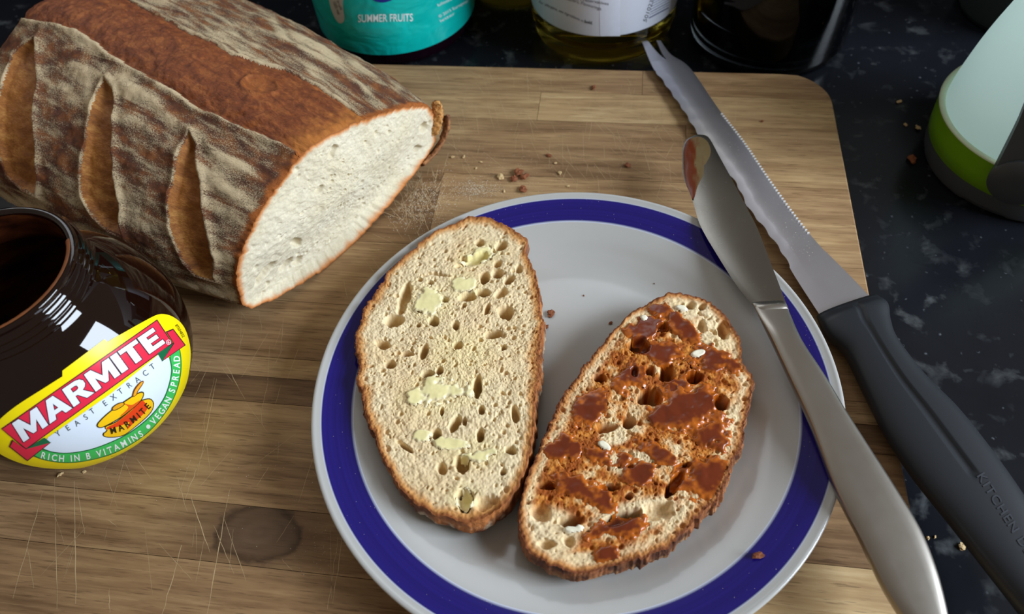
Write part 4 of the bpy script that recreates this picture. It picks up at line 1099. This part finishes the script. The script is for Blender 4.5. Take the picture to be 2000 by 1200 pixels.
# embossed maker's lettering runs down the handle
ps = []
txt = 'KITCHEN DE'; p0, p1 = np.array([1906., 930.]), np.array([2003., 1085.])
tg = (p1 - p0); Ltx = np.linalg.norm(tg); tg /= Ltx; up = np.array([tg[1], -tg[0]])
v_, f_ = text_mesh(txt, .01, 1.15)
w_ = np.ptp(v_[:, 0]); V2 = p0 + v_[:, :1] * tg * (Ltx / w_) + v_[:, 1:] * up * 24
def on_handle(P, lift):
    X = at_pts(P, HZ + .60, SLP)
    # height of the rounded handle under each point
    out = []
    for x in X:
        i = int(np.argmin(np.linalg.norm(((hl + hr) / 2 - x)[:, :2] - 0, axis=1))); c = (hl[i] + hr[i]) / 2; hw = (hr[i] - hl[i])[:2] / 2
        a = np.clip(((x - c)[:2] @ hw) / (hw @ hw), -.98, .98)
        out.append((x[0], x[1], c[2] + th_[i] * (1 - abs(a) ** 2.5) ** (1 / 2.5) + lift))
    return np.array(out)
V2, F2 = refine(V2, f_, 12)
X = on_handle(V2, .022); nX = len(X); X2 = np.vstack([X, X - [0, 0, .05]])
bnd = {}
for fc_ in F2:
    for a, b in zip(fc_, fc_[1:] + fc_[:1]): bnd[(a, b)] = bnd.get((a, b), 0) + 1
FW = [list(fc_) for fc_ in F2] + [[b, a, a + nX, b + nX] for (a, b) in bnd if (b, a) not in bnd]
mesh_obj('lettering', X2, FW, plain('black_plastic_letters', (58, 60, 66), .28, spec=.6), hb, smooth=False)

# ---------------------------------------------------------------- bottles and jars at the back
def cyl_pt(P, A, R, lift):
    P = np.asarray(P, float); k_ = ray_dir(P[:, 0], P[:, 1]); d = k_[:, :2]; o = CC[:2] - A
    a = (d * d).sum(1); b = d @ o; c = o @ o - (R + .02) ** 2
    t = (-b - np.sqrt(np.maximum(b * b - a * c, 0))) / a; X = CC + k_ * t[:, None]
    rd = X[:, :2] - A; rd /= np.linalg.norm(rd, axis=1)[:, None]
    X[:, :2] = A + rd * (R + lift); return X
def on_cyl(name, parts, A, R, layer, mat, parent, label=None, ml=12.0):
    V, F = join([refine(v_, f_, ml) for v_, f_ in parts]); X = cyl_pt(V, A, R, .02 + .012 * layer)
    return mesh_obj(name, X, F, mat, parent, label=label)
def text_at(txt, p0, p1, size, off=0.0):
    v_, f_ = text_mesh(txt, off); p0 = np.array(p0, float); tg = np.array(p1, float) - p0; L = np.linalg.norm(tg); tg /= L; up = np.array([tg[1], -tg[0]])
    return p0 + v_[:, :1] * tg * (L / np.ptp(v_[:, 0])) + v_[:, 1:] * up * size, f_

def bottle(name, label, A, R, tint, trans, label_z, label_mat, cap_rgb, rough=.04):
    root = thing(name, label, 'bottle', (*A, ZT))
    prof = smooth_profile([(.001, .25), (R * .45, .22), (R * .68, .02), (R * .82, .05), (R * .93, .5), (R * .97, 1.0), (R, 1.7)], 5).tolist()
    prof += smooth_profile([(R, 1.75), (R * .985, 1.95), (R * .985, 2.1), (R, 2.3), (R, 9), (R, 17.5), (R * .93, 20), (R * .7, 22.8), (R * .42, 24.4), (1.45, 25.4), (1.45, 26.5), (.001, 26.5)], 6).tolist()
    v, f = lathe(prof, 96, A, ZT)
    k = NT(name + '_body')
    k.set(Base_Color=k.mix(k.noise(k.coord(), 12, 2), lin(tint), tuple(.85 * c for c in lin(tint))), Roughness=rough, IOR=1.36)
    k.b.inputs['Transmission Weight'].default_value = trans
    mesh_obj('filled_body', v, f, k.m, root)
    v, f = lathe([(1.5, 25.3), (1.75, 25.3), (1.75, 27.2), (1.6, 27.5), (.001, 27.5)], 48, A, ZT); mesh_obj('cap', v, f, plain(name + '_cap', cap_rgb, .4), root)
    lb = None
    if label_mat is not None:
        z = np.linspace(label_z[0], label_z[1], 24)
        v, f = lathe(np.c_[np.full(24, R + .02), z], 180, A)
        lb = mesh_obj('label', v, f, label_mat, root); BASE[lb] = BASE[root]
    return root, lb
# squash bottle with a crinkled teal sleeve
A1, R1 = np.array([-15.5, 45.1]), 5.4
k = NT('teal_sleeve'); nz = k.noise(k.coord((60, 60, 90)), .55, 3, .5, .3)
k.set(Base_Color=k.mix(k.noise(k.coord(), 20, 2), lin((0, 172, 163)), lin((8, 186, 177))), Roughness=.3); k.bump(nz, .55, .006)
b1, l1 = bottle('squash_bottle', 'round bottle of dark fruit squash in a teal sleeve behind the loaf', A1, R1, (30, 8, 22), .35, (-.3, 15), k.m, (30, 40, 120))
MAT['white_print'] = plain('white_print', (226, 236, 236), .4, vary=.02)
# upright condensed capitals
on_cyl('lettering', [text_at('SUMMER FRUITS', (699, 43), (806, 41), 21, .012)], A1, R1, 1.5, MAT['white_print'], l1, 'white capitals reading SUMMER FRUITS')
on_cyl('lettering', [text_at('© 2015 European', (858, 35), (915, 3), 8), text_at('letter', (860, 44), (888, 28), 8), text_at('fullsized', (855, 13), (882, 0), 8)], A1, R1, 1.5, MAT['white_print'], l1)
on_cyl('panel', [(closed_resample([(641, -30), (669, -30), (670, 10), (673, 36), (668, 45), (659, 42), (650, 25), (644, 5)], 60), [list(range(60))])], A1, R1, 1.5, plain('pale_panel', (190, 190, 184), .5), l1)
on_cyl('lettering', [text_at('100% real', (650, 3), (660, 27), 8), text_at('fruit', (657, 2), (666, 20), 8)], A1, R1, 2.5, plain('grey_print', (70, 72, 76), .5), l1)
on_cyl('blue_mark', [(closed_resample([(725, -30), (770, -30), (768, -4), (757, 3), (745, 4.5), (733, 2), (726, -5)], 60), [list(range(60))])], A1, R1, 1.5, plain('blue_mark', (24, 40, 128), .4), l1)
# bottle of yellow squash with a white paper label
A2, R2 = np.array([-1.25, 45.2]), 4.77
k = NT('white_label'); k.set(Base_Color=k.mix(k.noise(k.coord(), 60, 3), lin((206, 212, 226)), lin((220, 224, 236))), Roughness=.5)
b2, l2 = bottle('cordial_bottle', 'clear bottle of yellow cordial with white paper label behind the knife tip', A2, R2, (214, 190, 70), 1.0, (.9, 14), k.m, (230, 230, 230))
MAT['dark_print'] = plain('dark_print', (96, 98, 110), .5, vary=.02)
on_cyl('lettering', [text_at('Citric Acid, Preservatives', (1082, -8), (1188, 10), 8.5), text_at('Sweeteners, Flavourings.', (1088, -6), (1175, 20), 8.5), text_at('For allergens, see ingredients in', (1052, 5), (1138, 43), 7.5)], A2, R2, 1.5, MAT['dark_print'], l2)
on_cyl('lettering', [text_at('bold.', (1141, 44), (1157, 47.5), 8.5, .02)], A2, R2, 1.5, plain('black_print', (46, 48, 58), .5), l2)
on_cyl('label_seam', [(np.array([(1171, -30), (1212, -30), (1211, 70.5), (1172, 70.5)]), [[0, 1, 2, 3]])], A2, R2, .8, plain('label_overlap', (222, 228, 244), .45), l2)
bars = []
rs = np.random.RandomState(3)
for i in range(8):
    a = np.array([1267, 34]) + np.array([1.2, -6.0]) * i * .9; d = np.array([38, -20]); w_ = rs.choice([.8, 1.2, 2.0])
    nn = np.array([.5, .85]); bars.append((np.array([a, a + d, a + d + nn * w_, a + nn * w_]), [[0, 1, 2, 3]]))
on_cyl('barcode', bars, A2, R2, 1.5, plain('barcode_ink', (84, 92, 128), .5), l2)
on_cyl('lettering', [text_at('501023', (1262, 44), (1276, 2), 10)], A2, R2, 1.5, MAT['dark_print'], l2)
# bottle behind these two
bottle('oil_bottle', 'olive-yellow bottle standing between the teal and the white-labelled bottles', np.array([-8.0, 50.3]), 3.6, (176, 164, 60), .8, (0, 1), None, (60, 60, 40))
# coffee jar: thick clear glass around black contents
A3, R3_ = np.array([9.57, 44.9]), 5.0
cj = thing('coffee_jar', 'thick clear glass jar filled with black contents behind the knife', 'jar', (*A3, ZT))
pr = [(.001, .0), (4.5, .0), (4.9, .25), (5.0, .8), (5.0, 12), (4.6, 13.2), (3.9, 13.8), (3.9, 14.8), (3.6, 14.8), (3.6, 13.6), (4.3, 12.9), (4.62, 11.8), (4.62, 1.2), (4.2, .7), (.001, .6)]
v, f = lathe(pr, 96, A3, ZT); mesh_obj('glass', v, f, plain('clear_glass', (120, 126, 126), .02, trans=1.0, ior=1.48, vary=0.0), cj)
v, f = lathe([(.001, .62), (4.15, .72), (4.58, 1.22), (4.58, 10.5), (.001, 10.6)], 64, A3, ZT); mesh_obj('contents', v, f, plain('black_coffee', (14, 11, 11), .6, vary=.3, nscale=700), cj)
v, f = lathe([(.001, 14.85), (4.1, 14.85), (4.1, 16), (3.9, 16.3), (.001, 16.3)], 48, A3, ZT); mesh_obj('lid', v, f, plain('black_lid', (18, 18, 18), .4), cj)
# charcoal canister behind the lantern
A4 = np.array([26.2, 48.2])
cn = thing('storage_canister', 'dark charcoal round canister standing behind the frosted lantern', 'canister', (*A4, ZT))
v, f = lathe(smooth_profile([(.001, 0), (3.3, 0), (3.75, .25), (3.9, .8), (3.9, 5), (3.9, 9.5), (3.7, 10), (.001, 10)], 4), 64, A4, ZT); mesh_obj('body', v, f, plain('charcoal_enamel', (48, 54, 54), .5), cn)
v, f = lathe([(.001, 10.02), (4.0, 10.02), (4.0, 10.9), (3.8, 11.1), (.001, 11.2)], 64, A4, ZT); mesh_obj('lid', v, f, plain('charcoal_lid', (40, 44, 44), .5), cn)

# ---------------------------------------------------------------- frosted lantern
A5 = np.array([22.3, 33.5])
ln_ = thing('camping_lantern', 'frosted mint lantern with lime green band, dark grey base and folding handle', 'lantern', (*A5, ZT))
v, f = lathe(smooth_profile([(.001, .12), (3.9, .1), (4.45, .0), (4.8, .12), (4.92, .5), (4.98, 1.0), (5.0, 1.35)], 6), 128, A5, ZT)
v[:, 2] += np.where(v[:, 2] < ZT + .3, .07 * (np.sin(np.arctan2(v[:, 1] - A5[1], v[:, 0] - A5[0]) * 5) > .3), 0)
mesh_obj('base', v, f, plain('dark_grey_rubber', (64, 68, 72), .55, vary=.1), ln_)
v, f = lathe([(4.96, 1.33), (5.04, 1.38), (5.1, 2.2), (5.16, 3.0), (5.2, 3.22)], 128, A5, ZT); mesh_obj('green_band', v, f, plain('lime_plastic', (112, 160, 14), .35, vary=.03), ln_)
v, f = lathe(smooth_profile([(5.2, 3.22), (5.2, 3.3), (5.12, 3.36), (4.98, 3.34), (4.9, 3.24), (4.84, 3.2)], 4), 128, A5, ZT); mesh_obj('rim', v, f, plain('pale_rim', (206, 222, 190), .35), ln_)
k = NT('frosted_dome'); k.set(Base_Color=k.mix(k.noise(k.coord(), 8, 2), lin((224, 246, 237)), lin((228, 247, 240))), Roughness=.38)
tr = k.n('ShaderNodeBsdfTranslucent', Color=lin((244, 255, 250)))
mx = k.n('ShaderNodeMixShader', Fac=.7); k.t.links.new(k.b.outputs[0], mx.inputs[1]); k.t.links.new(tr.outputs[0], mx.inputs[2])
k.t.links.new(mx.outputs[0], k.t.nodes['Material Output'].inputs['Surface'])
v, f = lathe(smooth_profile([(4.86, 3.16), (4.82, 3.9), (4.72, 4.8), (4.58, 5.8), (4.4, 6.8), (4.15, 7.9), (3.8, 9.2), (3.2, 10.8), (2.4, 12), (1.6, 12.5), (.001, 12.6)], 5), 96, A5, ZT); mesh_obj('dome', v, f, k.m, ln_)
# handle: arm with a round pivot on the near side
pv = at(1993, 345, 1.35); o2 = pv[:2] - A5; nd = o2 / np.linalg.norm(o2); tn = np.array([-nd[1], nd[0]])
ctr = np.r_[A5 + nd * 5.22, 1.25]
MAT['handle_grey'] = plain('dark_grey_plastic', (62, 66, 70), .42, vary=.06)
def disc(name, c, n2, r, th, mat, parent, segs=48):
    t2 = np.array([-n2[1], n2[0], 0]); up = np.array([0, 0, 1.0]); nn = np.r_[n2, 0]; V = []
    for rr_, dd in ((r * .98, 0), (r, .1 * th), (r, .8 * th), (r * .9, th), (r * .3, th * 1.08), (.001, th * 1.08)):
        for a in np.linspace(0, 2 * math.pi, segs, endpoint=False): V.append(c + t2 * rr_ * math.cos(a) + up * rr_ * math.sin(a) + nn * dd)
    return mesh_obj(name, V, grid_faces(6, segs, True), mat, parent, sharp=40)
disc('pivot', ctr, nd, 1.3, .5, MAT['handle_grey'], ln_)
AV = []; tilt_d = np.r_[tn * -.15 - nd * .18, .95]; tilt_d /= np.linalg.norm(tilt_d); wd = np.cross(np.r_[nd, 0], tilt_d)
for s in np.linspace(0, 12, 20):
    c = ctr + np.r_[nd, 0] * .05 + tilt_d * s
    hw = 1.28 - .25 * min(1, s / 3)
    for a, b in ((-1, 0), (-.9, .42), (.9, .42), (1, 0)): AV.append(c + wd * hw * a + np.r_[nd, 0] * b)
mesh_obj('handle', AV, grid_faces(20, 4, True).tolist() + [[0, 1, 2, 3], [79, 78, 77, 76]], MAT['handle_grey'], ln_, sharp=40)

# ---------------------------------------------------------------- crumbs
def crumb_mesh(seed, r, flat):
    bm = bmesh.new(); bmesh.ops.create_icosphere(bm, subdivisions=2, radius=1.0); rs_ = np.random.RandomState(seed)
    V = np.array([v.co[:] for v in bm.verts]); bm.verts.index_update(); F = [[v.index for v in f_.verts] for f_ in bm.faces]; bm.free()
    V = V * (0.45 + .9 * rs_.rand(len(V), 1)) * r * np.array([1, rs_.uniform(.5, .9), flat]); a = rs_.rand() * 6
    c, s = math.cos(a), math.sin(a); V[:, :2] = V[:, :2] @ np.array([[c, -s], [s, c]]); V[:, 2] -= V[:, 2].min(); return V, F
PZ = lambda u, v_: float(plate_z(np.hypot(*(at(u, v_, .9)[:2] - PLATE_C))))
PAIR = 'one of two dark crumbs on the plate right beside the buttered slice'
FLAKE = 'brown crust flake in the little heap behind the plate'
BITS = 'pale crumb scattered between the cut loaf and the flake heap'
TRIO = 'pale crumb on the granite between lantern and board corner'
TWIN = 'tiny pale crumb on the granite between board edge and knife handles'
CR_ = [(1075, 615, 'plate', .2, 'b', PAIR), (1065, 640, 'plate', .17, 'b', PAIR), (1193, 632, 'plate', .1, 'b', 'small brown crumb on the plate just behind the spread-covered slice'),
       (1398, 985, 'plate', .16, 'b', 'dark crumb tucked against the bottom crust of the spread-covered slice'), (1480, 1087, 'plate', .22, 'b', 'single reddish brown crumb at the inner edge of the blue band'),
       (1140, 578, 'plate', .05, 'b', 'tiny dark speck of crumb on the bare middle of the plate'), (1278, 555, 'plate', .04, 'b', 'tiny dark speck of crumb on the plate beside the knife blade'),
       (1160, 173, 'board', .2, 'b', 'brown crumb on the board close to its back edge, by the knife tip'), (1225, 325, 'board', .2, 'b', 'lone brown crumb on the board between plate and knife tip'),
       (1012, 340, 'board', .3, 'b', FLAKE), (1025, 348, 'board', .28, 'b', FLAKE), (1003, 352, 'board', .25, 'b', FLAKE), (1022, 372, 'board', .26, 'b', FLAKE), (978, 348, 'board', .22, 'p', 'larger pale crumb touching the little heap of brown flakes'),
       (1094, 340, 'board', .15, 'p', 'pale crumb alone on the board behind the top of the plate'), (1072, 305, 'board', .16, 'b', 'brown crumb standing apart behind the heap of flakes'),
       (884, 308, 'board', .12, 'p', BITS), (906, 308, 'board', .12, 'p', BITS), (940, 318, 'board', .1, 'p', BITS), (930, 330, 'board', .08, 'p', BITS), (985, 375, 'board', .12, 'p', 'pale crumb between the heap of flakes and the plate rim'),
       (1085, 320, 'board', .1, 'p', 'tiny pale crumb beside the brown crumb behind the flakes'), (1110, 365, 'board', .1, 'p', 'pale crumb right behind the plate rim'),
       (120, 928, 'board', .14, 'p', 'white crumb on the board just under the jar label'), (165, 923, 'board', .09, 'p', 'smaller white crumb beside the one under the jar'), (1488, 238, 'board', .1, 'b', 'tiny brown crumb on the board beyond the bread knife spine'),
       (1780, 313, 'worktop', .38, 'b', 'large orange-brown crust crumb fallen on the granite near the lantern'), (1792, 252, 'worktop', .2, 'p', TRIO), (1755, 200, 'worktop', .16, 'p', TRIO), (1768, 245, 'worktop', .14, 'p', TRIO),
       (1878, 1070, 'worktop', .15, 'p', 'pale crumb on the granite touching the black knife handle'), (1812, 1052, 'worktop', .1, 'p', TWIN), (1826, 1050, 'worktop', .08, 'p', TWIN)]
for i, (u, w2, on, r, mt, lbl) in enumerate(CR_):
    z = {'plate': PZ(u, w2), 'board': 0.0, 'worktop': ZT}[on]
    P0 = at(u, w2, z); V, F = crumb_mesh(500 + i, r, .4)
    o = mesh_obj('bread_crumb', V + P0 + [0, 0, .004], F, MAT['crumb_brown' if mt == 'b' else 'crumb_pale'], base=P0, smooth=False)
    tag(o, lbl, 'crumb', 'bread crumbs on the ' + on)

# ---------------------------------------------------------------- flour dust (too fine to count)
rs = np.random.RandomState(12); DV, DF = [], []
def speck(c, r):
    b = len(DV); a = rs.rand() * 6
    for j in range(3): DV.append(c + np.array([math.cos(a + j * 2.1) * r, math.sin(a + j * 2.1) * r, 0]))
    DV.append(c + [0, 0, r * .8]); DF.extend([[b, b + 1, b + 2], [b, b + 1, b + 3], [b + 1, b + 2, b + 3], [b + 2, b, b + 3]])
def cloud(u, v_, su, sv_, n, z, r0=.006, r1=.02):
    for i in range(n):
        uu, vv_ = rs.normal(u, su), rs.normal(v_, sv_)
        zz_ = z(uu, vv_) if callable(z) else z
        c = at(uu, vv_, zz_)
        if z == 0.0 and (c[1] > 38 or c[0] > 12 or np.hypot(*(c[:2] - PLATE_C)) < 10.7 or ((c[:2] - LC) @ LN > -23 and (c[:2] - LC) @ LN < .7 and abs((c[:2] - LC) @ LD) < 8)): continue
        speck(c + [0, 0, .006], rs.uniform(r0, r1))
cloud(815, 390, 40, 34, 1500, 0.0, .008, .032); cloud(930, 372, 24, 10, 600, 0.0, .008, .03); cloud(980, 330, 80, 35, 350, 0.0); cloud(1150, 270, 160, 60, 160, 0.0); cloud(620, 1070, 25, 30, 60, 0.0); cloud(480, 920, 120, 60, 60, 0.0)
du_ = mesh_obj('flour_dust', np.array(DV), DF, MAT['flour'], smooth=False); tag(du_, 'pale flour dust scattered on the board beside the cut loaf', 'flour', kind='stuff')
DV, DF = [], []
cloud(1620, 660, 45, 60, 0, 0.0)
for i in range(420):
    a = rs.uniform(0, 2 * math.pi); r = rs.uniform(8.8, 10.5)
    if rs.rand() < .5: a = rs.normal(math.radians(25), .35)
    c = np.r_[PLATE_C + r * np.array([math.cos(a), math.sin(a)]), plate_z(r)]; speck(c + [0, 0, .006], rs.uniform(.006, .016))
du_ = mesh_obj('flour_dust', np.array(DV), DF, MAT['flour'], plate, smooth=False); du_['kind'] = 'stuff'
DV, DF = [], []
for i in range(150):
    t = rs.choice([rs.normal(.55, .12), rs.normal(.82, .05)]); i_ = int(np.clip(t, .3, .93) * 419); a = rs.uniform(.15, .9)
    speck(el[i_] * (1 - a) + er[i_] * a + [0, 0, .066], rs.uniform(.008, .022))
du_ = mesh_obj('flour_dust', np.array(DV), DF, MAT['flour'], bknife, smooth=False); du_['kind'] = 'stuff'
